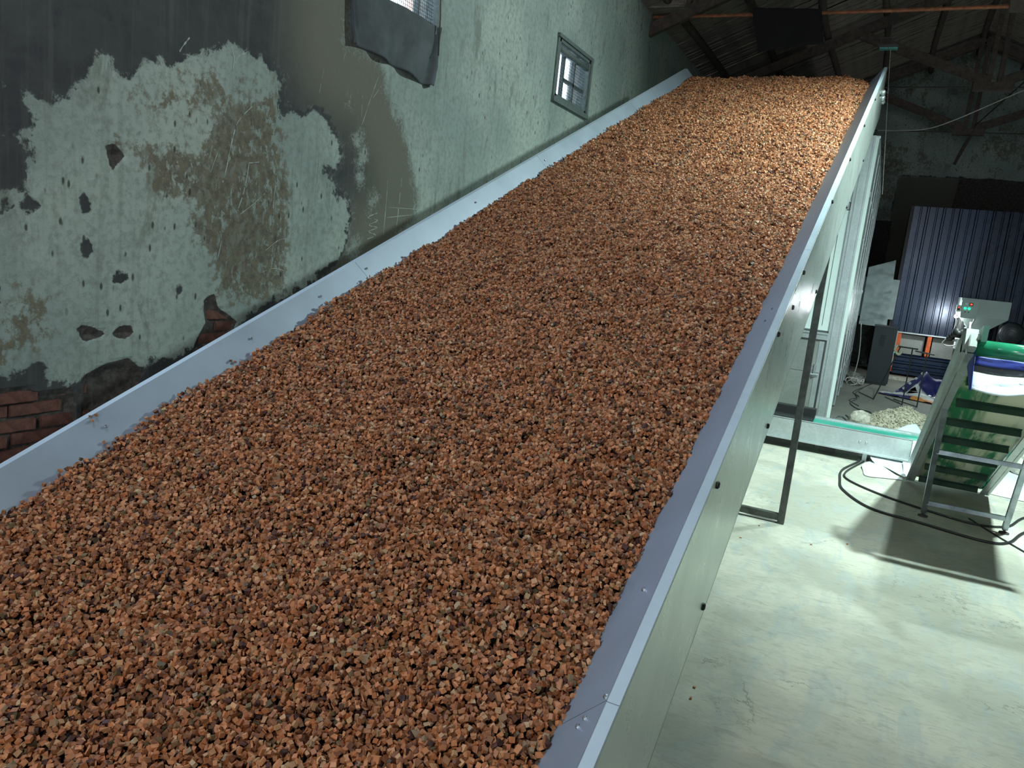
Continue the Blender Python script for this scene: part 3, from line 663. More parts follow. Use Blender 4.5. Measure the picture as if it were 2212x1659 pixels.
# the 300 that show largest in the picture are objects of their own
rel = ctr-np.array([0, 0, EYE]); Rm = np.array([CR, CU, CF]); cc = rel@Rm.T
px = 1106+FOC*cc[:, 0]/cc[:, 2]; py = 829.5-FOC*cc[:, 1]/cc[:, 2]
vis = (px > 5) & (px < 2207) & (py < 1652) & (py > 0) & (sub == 0) & (kind > .24)
depth = np.where(vis, cc[:, 2], 1e9); top300 = np.argsort(depth)[:300]
rest = np.ones(ND, bool); rest[top300] = False
def mass_mesh(name, wv_, tint_):
    n = len(wv_); me = bpy.data.meshes.new(name); me.vertices.add(n*8); me.loops.add(n*24); me.polygons.add(n*6)
    me.vertices.foreach_set('co', wv_.astype(np.float32).ravel())
    idx = (np.arange(n)[:, None, None]*8+FQ[None]).astype(np.int32).ravel(); me.loops.foreach_set('vertex_index', idx)
    me.polygons.foreach_set('loop_start', np.arange(0, n*24, 4, dtype=np.int32)); me.update(calc_edges=True)
    a = me.attributes.new('tint', 'FLOAT_COLOR', 'POINT'); a.data.foreach_set('color', np.repeat(np.c_[tint_, np.ones(n)], 8, 0).astype(np.float32).ravel())
    me.materials.append(M['dice']); me.shade_flat(); return me
mass = bpy.data.objects.new('vegetable_dice', mass_mesh('vegetable_dice', wv[rest], tint[rest])); COL.objects.link(mass)
tag(mass, 'thick layer of small orange vegetable dice covering the inclined bed', 'vegetable dice', kind='stuff')
# dark sheet below the top layer, painting the shade in the gaps
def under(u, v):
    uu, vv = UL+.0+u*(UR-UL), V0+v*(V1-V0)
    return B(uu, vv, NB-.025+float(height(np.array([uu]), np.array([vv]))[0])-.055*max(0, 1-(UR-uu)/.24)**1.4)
M['crumb'] = simple('gap_shade', (.022, .008, .004), .9, 0, .5, 70, bump=.8)  # near-black base so the gaps read as shade
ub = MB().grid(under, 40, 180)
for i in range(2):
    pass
o = ub.build('gap_shade_sheet', M['crumb'], smooth=True)
tag(o, 'dark sheet painting the shade deep in the gaps of the orange heap', 'vegetable dice', kind='stuff')
variants = []
for i in top300[:40]:
    variants.append(mass_mesh('vegetable_cube', (corn[i]*dim[i][None])[None], tint[i][None]))
for k, i in enumerate(top300):
    o = bpy.data.objects.new('vegetable_cube', variants[k % 40]); COL.objects.link(o)
    m4 = Matrix(RM[i].tolist()).to_4x4(); m4.translation = Vector(ctr[i]); o.matrix_world = m4
    tag(o, 'small orange vegetable cube at the near bottom edge of the heap', 'vegetable cube', 'vegetable cubes nearest the camera')
def on_left(px_, py_):
    d = ray(px_, py_); q = d.y*-ST+d.z*CT     # meet the left plate: u from UL..-2.48, n from NB..NT_
    best = None
    for k in range(200):
        f = k/199; u, n = UL-.012+f*(-2.48-UL+.012), NB+f*(NT_-NB); t_ = n/q; e = abs(d.x*t_-u)
        if best is None or e < best[0]: best = (e, B(u, (d*t_).y*CT+(d*t_).z*ST, n))
    return best[1]
for k, (a, b) in enumerate(((192, 902), (198, 911), (206, 899), (497, 782), (506, 784), (223, 958))):
    o = bpy.data.objects.new('vegetable_cube', variants[k+3]); COL.objects.link(o); o.location = on_left(a, b)+Vector((.004, 0, .006)); o.rotation_euler = (k, k*2, k*.7); o.scale = (.8, .8, .6)
    tag(o, 'stray orange crumb on the left guard plate, ' + ('leftmost of the three near its lower end', 'middle of the three near its lower end', 'topmost of the three near its lower end', 'left one of the pair further up', 'right one of the pair further up', 'low down just above the dice')[k], 'vegetable cube', 'stray crumbs on the left guard plate')
for k, (a, b) in enumerate(((1600, 1161), (1752, 1176), (1492, 1508), (1500, 1484), (1830, 1175), (1640, 1135))):
    o = bpy.data.objects.new('vegetable_cube', variants[k+11]); COL.objects.link(o); o.location = at_floor(a, b, .004); o.rotation_euler = (0, 0, k*.9); o.scale = (.9, .7, .5)
    tag(o, 'stray orange crumb on the concrete floor, ' + ('below the foot of the steel support leg', 'midway between support leg and elevator shadow', 'lower one of the pair beside the skirt panel', 'upper one of the pair beside the skirt panel', 'nearest the corner of the elevator shadow', 'closest to the cross brace of the support leg')[k], 'vegetable cube', 'stray crumbs on the floor')

# ------------------------------------------------------------------ drying tower beyond the bed
TX0, TX1, TY0, TY1, TZ = -2.5, -.32, 10.3, 16.8, 3.46
tow = thing('drying_tower', 'tall galvanised drying tower with pale panels and a latched door', 'drying tower', (-1.4, 13.5, 0))
MB().box(TX0, TX1-.06, TY0+.05, TY1, .04, TZ-.02).build('core', M['galv_dull'], tow)
cp = MB(); 
for x0, x1, y0 in ((-.505, -.47, TY0-.035), (-.47, -.455, TY0-.05), (-.455, -.38, TY0-.035), (-.38, -.36, TY0-.045)): cp.box(x0, x1, y0, TY0+.06, 0, TZ)
cp.build('corner_post', M['galv'], tow)
MB().box(-.36, TX1, TY0-.05, TY0+.04, 0, TZ-.02).build('corner_trim', M['white_panel'], tow)
for z0, z1 in ((1.1, 2.58), (2.68, TZ-.05)):
    p = MB().box(-1.75, -.515, TY0-.005, TY0+.05, z0, z1).build('front_panel', M['white_panel'], tow)
    MB().box(-.60, -.594, TY0-.008, TY0-.004, z0+.06, z1-.06).box(-1.65, -.6, TY0-.008, TY0-.004, z1-.066, z1-.06).build('panel_groove', M['dark_steel'], p)
    MB().box(-.52, -.507, TY0-.012, TY0+.02, z0, z1).build('edge_strip', M['galv'], p)
MB().box(-1.75, -.515, TY0+.0, TY0+.04, 2.59, 2.67).build('cross_beam', M['galv_dull'], tow)
MB().box(-1.75, -.505, TY0-.05, TY0+.04, .985, 1.06).box(-1.75, -.505, TY0-.07, TY0+.04, 1.055, 1.075).build('ledge', M['galv'], tow)
for z0, z1, in ((.10, .56), (.565, .965)):
    dr = MB().box(-1.55, -.53, TY0-.012, TY0+.04, z0, z1).build('door', M['galv_dull'], tow)
    MB().box(-.59, -.53, TY0-.024, TY0-.01, z0, z1).build('door_frame', M['galv'], dr)
dl = at_y(1757, 800, TY0-.03)
la = MB().box(dl.x-.03, dl.x+.03, TY0-.04, TY0-.012, dl.z-.07, dl.z+.07).tube([(dl.x-.07, TY0-.05, dl.z-.05), (dl.x+.06, TY0-.05, dl.z-.05)], .012, 6).tube([(dl.x, TY0-.045, dl.z-.08), (dl.x, TY0-.045, dl.z+.08)], .01, 6).build('latch', M['zinc'], dr)
yy = TY0+.05
while yy < TY1-.1:
    y2 = min(yy+1.08, TY1)
    for z0, z1 in ((.12, 1.02), (1.05, 2.28), (2.31, TZ-.04)):
        sp_ = MB().box(TX1-.06, TX1-.01, yy+.05, y2-.01, z0, z1).build('side_panel', M['white_panel'] if z0 > 1 else M['galv'], tow)
        MB().box(TX1-.01, TX1-.002, yy+.13, yy+.19, (z0+z1)/2-.05, (z0+z1)/2+.05).box(TX1-.01, TX1+.004, yy+.15, yy+.17, (z0+z1)/2-.09, (z0+z1)/2-.03).build('latch', M['zinc'], sp_)
    MB().box(TX1-.05, TX1, yy, yy+.045, .03, TZ-.03).build('side_post', M['galv'], tow); yy = y2
MB().box(TX0, TX1+.01, TY0-.02, TY1, TZ-.03, TZ+.0).build('roof_plate', M['galv'], tow)

# ------------------------------------------------------------------ foil duct and furnace
du = thing('insulated_duct', 'silver foil wrapped duct between the tower and the blue furnace wall', 'duct', (-.05, 16.1, 1.0))
def foil(x, y, z): return Vector((x, y, z))
d0, d1, d2, d3 = at_y(1855, 700, 16), at_y(1915, 707, 16), at_y(1936, 562, 16), at_y(1877, 577, 16)
def duct_fn(u, v):
    a = d0.lerp(d1, u); b = d3.lerp(d2, u); p = a.lerp(b, v); p.y += .022*fbm((p.x*.8, 0, p.z*3), 2.5)+.006*fbm((p.x, 4, p.z), 12); return p
df = MB().grid(duct_fn, 16, 40)
df.build('foil_wrap', M['foil'], du, smooth=True)
MB().hexa([d0+Vector((0, .06, 0)), d1+Vector((0, .06, 0)), d1+Vector((0, .7, 0)), d0+Vector((0, .7, 0)), d3+Vector((0, .06, 0)), d2+Vector((0, .06, 0)), d2+Vector((0, .7, 0)), d3+Vector((0, .7, 0))]).build('duct_core', M['foil'], du)
MB().box(-.36, .28, 16.2, 16.7, d0.z+.15, d0.z+.9).build('duct_collar', M['foil'], du)
FX0, FX1, FY = .30, 3.54, 16.7
fu = thing('furnace', 'navy corrugated furnace wall above a scorched firebox with orange posts', 'furnace', (1.7, 17.3, 0))
MB().box(FX0+.03, FX1, FY+.12, FY+1.3, .9, 3.28).build('casing', M['soot'], fu)
MB().box(FX0+.05, FX1, FY+.45, FY+1.3, 0, .9).build('firebox', M['soot'], fu)
def corr(x0, n, z0, z1, y, horiz=False):
    prof = []; 
    for k in range(n):
        b = k*.27
        prof += [(b, 0), (b+.10, 0), (b+.112, .007), (b+.128, .007), (b+.14, 0), (b+.215, 0), (b+.23, .036), (b+.255, .036), (b+.27, 0)]
    return prof
for i in range(4):
    x0 = FX0+i*.81; prof = corr(x0, 3, 0, 0, 0); m_ = MB(); vs = []
    prof = [p for p in prof if p[0] <= .83]
    n = len(prof)
    for z in (.92+.0, 3.31): vs += [(x0+a, FY-b-.002*i, z) for a, b in prof]
    m_.add(vs, [(k, k+1, n+k+1, n+k) for k in range(n-1)])
    m_.build('corrugated_sheet', M['navy'], fu, solid=.003)
MB().box(FX0, FX1, FY-.045, FY+.05, .895, .92).build('bottom_rail', M['galv'], fu)
MB().box(FX0-.06, FX0-.005, FY-.05, FY+.9, .85, 3.3).build('corner_post', M['black'], fu)
for x0, x1 in ((FX0+.18, .92), (1.06, 1.75), (1.85, 2.9)):
    MB().box(x0, x1, FY+.3, FY+.36, .48, .86).build('firebox_plate', M['galv_dull'], fu)
for x, z0, z1 in ((.985, .5, .9), (.40, .12, .42), (.46, .5, .9), (1.80, .5, .9)):
    MB().box(x-.035, x+.035, FY+.0, FY+.3, z0, z1).build('orange_post', M['orange_paint'], fu)
prof = []
for k in range(3):
    b = .1+k*.13; prof += [(b, 0), (b+.06, 0), (b+.08, .03), (b+.11, .03), (b+.13, 0)]
n = len(prof); m_ = MB(); m_.add([(x, FY-.02-h, z) for x in (FX0+.14, FX1) for z, h in prof], [(k, k+1, n+k+1, n+k) for k in range(n-1)]); m_.build('corrugated_skirt', M['navy'], fu, solid=.003)
MB().box(FX0-.02, FX1, FY-.35, FY+.3, .0, .05).build('plinth', M['stone'], fu)

# electrical cabinet beside the furnace
ec = thing('control_cabinet', 'charcoal upright control cabinet with vent slots beside the furnace', 'cabinet', (.2, 15.3, 0))
MB().box(.005, .37, 15.05, 15.65, .03, 1.02).build('body', M['cabinet'], ec, bevel=.008)
MB().box(-.005, .38, 15.04, 15.66, 1.02, 1.045).build('cap', M['cabinet'], ec); MB().box(.02, .35, 15.07, 15.6, 0, .03).build('base', M['cabinet'], ec)
for k in range(8): MB().box(.12, .20, 15.043, 15.052, .70+k*.025, .712+k*.025).build('vent_slot', M['black'], ec)
dp = MB().box(.37, .385, 15.12, 15.6, .35, .98).build('door', M['white_panel'], ec)
MB().lathe((.385, 15.2, .62), (1, -.6, 0), [(0, .022), (.02, .022), (.03, .012)], 10).build('indicator_lamp', M['green_led'], dp)

# ------------------------------------------------------------------ hopper burner with control box
hp = thing('pellet_hopper', 'pale grey pellet hopper with a control box before the navy furnace wall', 'hopper', (1.55, 15.3, 0))
HY = 15.2
hx0, hx1, hz1, hz0, hb = 1.27, 2.01, 1.69, 1.39, 1.12
fr_ = lambda x0, x1, y0, y1, z: [(x0, y0, z), (x1, y0, z), (x1, y1, z), (x0, y1, z)]
MB().hexa(fr_(hx0, hx1, HY+.14, HY+.8, hz0)+fr_(hx0, hx1, HY+.14, HY+.8, hz1)).build('bin', M['grey_box'], hp)
MB().hexa(fr_(1.50, 1.68, HY+.2, HY+.4, hb)+fr_(hx0, hx1, HY+.14, HY+.8, hz0)).build('funnel', M['grey_box'], hp)
MB().box(1.46, 1.74, HY+.16, HY+.44, hb-.02, hb).build('flange', M['zinc'], hp)
MB().box(1.52, 1.66, HY+.22, HY+.38, .72, hb-.02).build('feed_tube', M['white_panel'], hp)
MB().lathe((1.45, HY+.1, .98), (0, 1, 0), [(0, .10), (.25, .10)], 14).build('feed_motor', M['dark_steel'], hp)
MB().box(1.30, 1.50, HY+.05, HY+.35, .80, .98).build('motor_mount', M['white_plastic'], hp)
for x, y in ((1.36, HY+.2), (1.92, HY+.2), (1.36, HY+.7), (1.92, HY+.7)): MB().bar((x, y, 0), (x, y, hz0+.02), .04, .04, (0, 1, 0)).build('leg', M['dark_steel'], hp)
cb = MB().box(1.275, 1.515, HY-.10, HY+.13, 1.35, 1.655).build('control_box', M['grey_box'], hp, bevel=.006)
f = HY-.10
MB().box(1.315, 1.352, f-.012, f, 1.575, 1.605).build('switch', M['white_plastic'], cb)
MB().box(1.376, 1.432, f-.012, f, 1.565, 1.615).build('display_bezel', M['black'], cb); MB().box(1.388, 1.420, f-.016, f-.01, 1.577, 1.603).build('display', M['red_led'], cb)
for x in (1.325, 1.385): MB().lathe((x, f, 1.515), (0, -1, 0), [(0, .021), (.014, .021), (.02, .012)], 12).build('button', M['green_led'], cb)
for x in (1.335, 1.385): MB().box(x-.011, x+.011, f-.004, f, 1.448, 1.462).build('printed_mark', M['black'], cb)
sw = MB().box(1.205, 1.27, HY-.02, HY+.06, 1.44, 1.56).build('switch_box', M['white_plastic'], hp, bevel=.004)
MB().box(1.22, 1.255, HY-.032, HY-.018, 1.47, 1.535).build('rocker', M['black'], sw); MB().box(1.228, 1.247, HY-.037, HY-.03, 1.505, 1.528).build('pilot_lamp', M['red_led'], sw)
wl_ = thing('work_lamp', 'small lit bulb shining at the lower corner of the hopper control box', 'lamp', (1.235, HY+.10, 1.36))
MB().lathe((1.235, HY+.10, 1.36), (0, 0, 1), [(-.034, .006), (-.026, .022), (0, .033), (.024, .024), (.034, .01)], 12).build('bulb', M['bulb'], wl_, smooth=True)
MB().lathe((1.235, HY+.10, 1.395), (0, 0, 1), [(0, .016), (.05, .016)], 10).build('socket', M['white_plastic'], wl_)
pl_ = bpy.data.lights.new('work_lamp_light', 'POINT'); pl_.energy = 45; pl_.color = (.9, .97, 1); pl_.shadow_soft_size = .035
lo = bpy.data.objects.new('work_lamp_light', pl_); COL.objects.link(lo); lo.location = (1.19, HY+.16, 1.35)
o = MB().tube(spline([(1.27, HY-.05, 1.34), (1.26, HY-.06, 1.2), (1.33, HY-.06, 1.13), (1.43, HY-.05, 1.17), (1.49, HY-.04, 1.3), (1.5, HY-.03, 1.36)], 6), .013, 6).build('cable_loop', M['white_cable'], hp, smooth=True)
o = MB().tube(spline([(1.235, HY+.02, 1.44), (1.24, HY, 1.2), (1.2, HY-.02, 1.05), (1.12, HY-.02, .93), (1.1, HY-.04, .87), (1.2, HY-.05, .84), (1.3, HY, .87)], 6), .009, 6).build('cable_drop', M['white_cable'], hp, smooth=True)
# blower behind the hopper
bl = thing('blower', 'dark round blower with wire grille at the right of the hopper', 'blower', (2.1, 15.3, 0))
bc = at_y(2184, 722, 15.3)
MB().lathe(bc, (.15, 1, 0), [(0, .16), (.05, .2), (.28, .2), (.32, .12)], 20).build('housing', M['cabinet'], bl, smooth=True)
for r in (.05, .09, .13, .165): MB().tube([bc+Vector((r*math.cos(a), -.012, r*math.sin(a))) for a in np.linspace(0, 2*math.pi, 21)], .003, 5).build('grille_ring', M['iron'], bl)
MB().box(bc.x-.75, bc.x+.25, bc.y-.1, bc.y+.35, bc.z-.34, bc.z-.2).build('base', M['cabinet'], bl)
MB().box(bc.x-.65, bc.x+.2, bc.y, bc.y+.3, 0, bc.z-.34).build('stand', M['cabinet'], bl)

# ------------------------------------------------------------------ black wire stand
ws = thing('wire_stand', 'thin black rebar stand on three legs before the printed sacks', 'stand', (.5, 12.85, 0))
zt = .86
for a, b in (((.163, 12.92, 0), (.40, 12.95, zt)), ((.561, 12.80, 0), (.561, 12.85, zt)), ((.762, 12.81, 0), (.762, 12.85, zt-.03))): MB().tube([a, b], .010, 6).build('leg', M['dark_steel'], ws)
MB().bar((.36, 12.95, zt), (.63, 12.86, zt), .03, .02).build('top_bar', M['dark_steel'], ws); MB().bar((.60, 12.86, zt-.03), (.86, 12.83, zt-.05), .03, .02).build('top_bar', M['dark_steel'], ws)
for a, b in (((.163, 12.92, .01), (-.06, 13.5, .01)), ((.561, 12.80, .01), (.33, 13.4, .01)), ((.762, 12.81, .01), (.45, 13.3, .01))): MB().tube([a, b], .007, 5).build('foot_bar', M['dark_steel'], ws)
MB().tube(spline([(.36, 12.93, zt+.02), (.33, 12.88, zt-.05), (.39, 12.9, zt-.12), (.43, 12.9, zt-.06)], 5), .02, 6).build('rag_knot', M['rubble'], ws, smooth=True)

# ------------------------------------------------------------------ printed woven sacks on the floor
def sack(name, label, corners, hfn, colfn, nu=40, nv=24):
    c = [Vector(p) for p in corners]
    mb = MB(); cols = []
    def fn(u, v):
        p = c[0].lerp(c[1], u).lerp(c[3].lerp(c[2], u), v); p.z = .012+hfn(u, v)+.02*abs(fbm((p.x, p.y, 5), 5)); cols.append(colfn(u, v)); return p
    mb.grid(fn, nu, nv); me_o = mb.build(name, M['print'], smooth=True)
    a = me_o.data.attributes.new('tint', 'FLOAT_COLOR', 'POINT')
    a.data.foreach_set('color', np.array([(*q, 1) for q in cols], np.float32).ravel())
    return tag(me_o, label, 'sack')
WHT, BLU, ORG = (.60, .64, .64), (.014, .018, .13), (.62, .24, .04)
def colA(u, v):
    if v > .72 and u > .45: return ORG if (u < .62 and v > .85) else WHT
    if v > .86: return WHT
    if u > .66 and v > .42: return ORG if u < .95 else WHT
    if v < .10: return WHT
    return BLU
def colB(u, v):
    if v < .22: return BLU if u < .52 else ORG
    if u > .68 and v > .55: return BLU
    return WHT
def marks(parent, p0, p1, n, size, nrm):
    p0, p1 = Vector(p0), Vector(p1); d = (p1-p0); m_ = MB(); dn = d.normalized(); nr = Vector(nrm).normalized(); up = nr.cross(dn).normalized()
    for k in range(n):
        c = p0+d*(k/(n-1))
        for s_ in ((-.4, -.4, -.4, .4), (.4, -.4, .4, .4), (-.4, .4, .4, .4), (-.4, -.4, .4, -.4), (-.5, .02*k, .5, .02*k), (.05*k-.1, -.5, .05*k-.1, .5)):
            m_.bar(c+dn*s_[0]*size+up*s_[1]*size, c+dn*s_[2]*size+up*s_[3]*size, size*.13, .003, nr)
    return m_.build('printed_character', M['white_plastic'], parent)
sA = sack('woven_sack', 'crumpled navy and orange printed sack rising behind the wire stand', [(.46, 14.05, 0), (1.45, 13.9, 0), (1.55, 14.9, 0), (.62, 14.85, 0)], lambda u, v: max(0, .40-1.0*abs(u-.30-.15*v)-.55*abs(v-.5))+max(0, .22-.7*abs(u-.78)-.35*abs(v-.5))+.05*abs(fbm((u*3, v*3, 1), 1.3)), colA)
sB = sack('woven_sack', 'flattened white and navy printed sack lying under the wire stand', [(.22, 13.75, 0), (1.12, 13.38, 0), (1.35, 13.85, 0), (.28, 14.1, 0)], lambda u, v: .05*math.sin(u*3.1)*math.sin(v*3.1)+.05*math.exp(-((u-.6)/.15)**2-((v-.5)/.3)**2), colB)
def on_sack(hx, s, u, v):
    n = len(s.data.vertices); i = int(v*24)*41+int(u*40); return s.data.vertices[i].co+Vector((0, -.02, .02))
marks(sA, on_sack(0, sA, .12, .3), on_sack(0, sA, .34, .42), 4, .04, (0, -.8, .6))
marks(sB, on_sack(0, sB, .72, .7), on_sack(0, sB, .97, .62), 4, .04, (0, -.3, 1))

# ------------------------------------------------------------------ rubble heap and stones
def heap(u, v):
    x, y = -.05+u*1.25, 9.75+v*1.35; r = math.hypot((x-.53)/.58, (y-10.4)/.62)
    z = .30*max(0, 1-r)**.9+(.03*abs(fbm((x, y, 0), 6))+.008*fbm((x, y, 4), 24))*(r < 1.05)*min(1, max(0, (1.05-r)*4))
    return (x, y, max(z, .0)-.004*(r > 1))
hm = MB().grid(heap, 60, 60)
for k in range(900):
    a, r = random.random()*6.283, math.sqrt(random.random())*.98; x, y = .53+r*.57*math.cos(a), 10.4+r*.6*math.sin(a)
    z = heap((x+.05)/1.25, (y-9.75)/1.35)[2]; s_ = random.uniform(.006, .02)
    q = Matrix.Rotation(random.random()*3, 3, Vector((random.random(), random.random(), 1)).normalized())
    hm.box(-s_, s_, -s_*.8, s_*.8, -s_*.4, s_*.4, lambda X, Y, Z: Vector((x, y, z+.008))+q@Vector((X*random.uniform(.7, 1), Y*random.uniform(.7, 1), Z)))
tag(hm.build('rubble_heap', M['rubble']), 'low heap of tan gravel rubble behind the flat green conveyor', 'rubble', kind='stuff')
def rock(name, c, r, label, group=None, seed=0, sz=(1, 1, .8)):
    bm = bmesh.new(); bmesh.ops.create_icosphere(bm, subdivisions=3, radius=1)
    for v in bm.verts:
        d = 1+.28*fbm(v.co+Vector((seed*7, 0, 0)), 1.1)+.06*fbm(v.co+Vector((seed, 3, 0)), 5); v.co = Vector((v.co.x*sz[0], v.co.y*sz[1], max(v.co.z, -.6)*sz[2]))*r*d
    me = bpy.data.meshes.new(name); bm.to_mesh(me); bm.free(); me.materials.append(M['stone']); o = bpy.data.objects.new(name, me); COL.objects.link(o)
    zmin = min(v.co.z for v in me.vertices); o.location = (c[0], c[1], c[2]-zmin); return tag(o, label, 'stone', group)
rock('stone', (.02, 10.15, 0), .125, 'pale angular stone at the left foot of the rubble heap', seed=2, sz=(1, .9, .95))
rock('stone', (.36, 10.75, .14), .045, 'small rounded white stone on the crest of the rubble heap', seed=5, sz=(1.2, 1, .8))
rock('stone', (1.62, 8.95, 0), .24, 'large pale stone lying right of the green elevator', seed=8, sz=(1, 1, .85))

# ------------------------------------------------------------------ flat feeder conveyor
fc = thing('flat_conveyor', 'low galvanised conveyor with teal belt leading under the green elevator', 'conveyor', (0, 8.2, 0))
FA, FB, FYN, FYF, FZ0, FZ1 = -1.4, .98, 8.05, 8.40, .10, .30
def fcr(x): return .0
for y0, y1, nm in ((FYN, FYN+.012, 'side_rail'), (FYF-.012, FYF, 'side_rail')):
    s_ = 1 if y0 == FYN else -1
    MB().box(FA, .50, y0, y1, FZ0, FZ1).box(FA, .5, min(y0, y0+s_*.03), max(y0, y0+s_*.03)+.0, FZ1-.004, FZ1+.006).box(FA, .5, min(y0, y0-s_*.035), max(y1, y0), FZ0-.006, FZ0+.008).build(nm, M['galv'], fc)
MB().box(.51, FB, FYN+.004, FYN+.014, FZ0, FZ1).box(.505, .515, FYN-.02, FYN+.01, FZ0, FZ1).build('end_rail', M['white_panel'], fc)
MB().box(FA, FB, FYN+.035, FYF-.02, FZ1-.012, FZ1-.003).box(FA, FB, FYN+.05, FYF-.05, FZ0+.03, FZ0+.04).build('belt', M['teal_belt'], fc)
MB().box(FA, FB, FYF-.015, FYF+.02, FZ1-.012, FZ1+.02).build('far_lip', M['galv'], fc)
MB().box(FA, -.40, FYN+.04, FYF+.10, FZ1-.012, FZ1+.012).box(FA, -.40, FYF-.02, FYF+.1, FZ1, FZ1+.085).build('shade_cover', M['black'], fc)  # black box and ribs stand in for the shadowed gap behind the conveyor
for k in range(4): MB().box(FA, -.40, FYF-.025-.02*k, FYF-.015-.02*k, FZ1+.01, FZ1+.075-.018*k).build('shade_rib', M['black'], fc)
for x in (.12, -.9):
    for y in (FYN+.04, FYF-.04):
        lg = MB().box(x-.02, x+.02, y-.012, y+.012, .015, FZ0).build('leg', M['white_panel'], fc); MB().box(x-.05, x+.05, y-.03, y+.03, 0, .015).build('foot', M['zinc'], lg)
for x in (.055, .115, -.52): MB().lathe((x-.02+.02, FYN, .2+(.0 if x > -.2 else -.01)), (0, -1, 0), [(0, .012), (.006, .012), (.012, .006)], 6).build('bolt', M['zinc'], fc)
MB().box(-.3, -.15, FYN+.1, FYN+.25, .02, .1).box(-.9, -.35, FYN+.08, FYN+.2, .03, .09).build('drive_motor', M['dark_steel'], fc)

# ------------------------------------------------------------------ green cleated elevator
EY0 = 7.64; EC, ES = .875, .484
def E(a, t, m): return Vector((a, EY0-t*EC+m*ES, t*ES+m*EC))
EX0, EX1, TL = .50, 1.11, 2.80
el = thing('cleated_elevator', 'steep green cleated elevator with galvanised rails on tubular legs', 'conveyor', (.8, 7.0, 0))
for x0, s_ in ((EX0, 1), (EX1, -1)):
    a, b = sorted((x0, x0+s_*.006)); c, d = sorted((x0, x0+s_*.05)); e, g = sorted((x0-s_*.022, x0))
    MB().box(a, b, .02, TL, 0, .17, E).box(c, d, .02, TL, .0, .006, E).box(e, g, .02, TL, .165, .172, E).box(e, g, .02, TL, .0, .006, E).build('side_rail', M['galv'], el)
    MB().box(a-.001 if s_ < 0 else a, b+(.004 if s_ > 0 else .0), TL-.25, TL+.02, -.012, .20, E).build('head_plate', M['galv'], el)
MB().box(EX0+.05, EX1-.05, .06, TL-.03, .035, .041, E).box(EX0+.03, EX1-.03, .06, TL-.03, .100, .106, E).build('belt', M['dust_reflection_belt'], el)
for s_ in (EX0+.008, EX1-.018): MB().box(s_, s_+.01, .03, TL-.05, .01, .13, E).build('belt_edge', M['pulley_belt'], el)
for k in range(10):
    t_ = .10+k*.38
    if t_ < TL-.3: MB().box(EX0+.075, EX1-.075, t_-.004, t_+.004, -.018, .036, E).box(EX0+.075, EX1-.075, t_-.004, t_+.022, .026, .036, E).build('cleat', M['cleat'], el)
MB().tube([E(EX0+.01, TL-.03, .058), E(EX1-.01, TL-.03, .058)], .052, 24).build('head_pulley', M['pulley_belt'], el, smooth=True)
MB().tube([E(EX0+.01, .06, .088), E(EX1-.01, .06, .088)], .05, 20).build('tail_pulley', M['pulley_belt'], el, smooth=True)
for sx, fx, tx in ((-1, .571, .528), (1, 1.107, 1.085)):
    foot = Vector((fx, 6.49, .035)); tp = Vector((tx, 6.0, .925))
    lg = MB().bar(foot, tp, .038, .038, (0, 1, 0)).build('leg', M['tube'], el, bevel=.003)
    MB().lathe((fx, 6.49, 0), (0, 0, 1), [(0, .036), (.010, .034), (.014, .010), (.05, .009)], 12).build('adjustable_foot', M['iron'], lg)
fl, ft = Vector((.571, 6.49, .035)), Vector((.528, 6.0, .925)); gl, gt = Vector((1.107, 6.49, .035)), Vector((1.085, 6.0, .925))
for k in (.10, .60): MB().bar(fl.lerp(ft, k), gl.lerp(gt, k), .032, .032).build('cross_tube', M['tube'], el, bevel=.003)
# head bracket, drive and chain on the left side
hd = E(EX0, TL-.05, .1)
MB().box(EX0-.012, EX0+.05, TL-.06, TL+.05, .02, .14, E).build('bearing_block', M['galv_dull'], el)
MB().box(EX0+.004, EX0+.045, TL+.02, TL+.10, .0, .085, E).build('head_bracket', M['galv_dull'], el, bevel=.004)
MB().hexa([E(*p) for p in ((EX0+.06, TL-.02, .06), (EX0+.09, TL-.02, .06), (EX0+.09, TL+.02, .16), (EX0+.06, TL+.02, .16), (EX0+.06, TL+.10, .04), (EX0+.09, TL+.10, .04), (EX0+.09, TL+.15, .12), (EX0+.06, TL+.15, .12))]).build('belt_scraper', M['pulley_belt'], el)
dv = MB()
for k, (t_, m, r) in enumerate(((TL-.02, .13, .022), (TL-.06, .16, .026), (TL-.11, .17, .02), (TL-.16, .18, .022), (TL-.21, .19, .014))):
    dv.lathe(E(EX0-.03-.006*k, t_, m), (-1, 0, 0), [(0, r), (.03, r), (.035, r*.6)], 10)
dv.build('chain_drive', M['bolt'], el, smooth=True)
MB().lathe(E(EX0-.03, TL-.22, .19), (-1, 0, 0), [(0, .012), (.02, .012)], 10).build('drive_nut', M['zinc'], el)
# printed sack tied under the head as an apron
ap = thing('sack_apron', 'blue and white sack sheet tied under the elevator head', 'sheet', E(.8, TL-.1, -.03))
a0 = E(EX0+.055, TL-.04, -.005)
def apron(u, v):
    p = E(EX0+.06, TL-.03, .0).lerp(E(EX1+.05, TL-.03, .0), u); p.z -= -.008+v*.15+.010*math.sin(u*9)*v; p.y -= .025+v*.03+.008*fbm((p.x, v, 2), 9); return p
MB().grid(lambda u, v: apron(u, v*.32), 20, 5).build('blue_band', M['blue_print'], ap, smooth=True, solid=.003)
MB().grid(lambda u, v: apron(u, .32+v*.28)+Vector((0, .03, 0)), 20, 5).build('shaded_fold', M['curtain'], ap, smooth=True, solid=.003)  # dark grey cloth paints the shade between band and hem
MB().grid(lambda u, v: apron(u, .60+v*(.62+.06*math.sin(u*6)))+Vector((0, -.012-.05*v, 0)), 24, 10).build('white_hem', M['sheet'], ap, smooth=True, solid=.003)
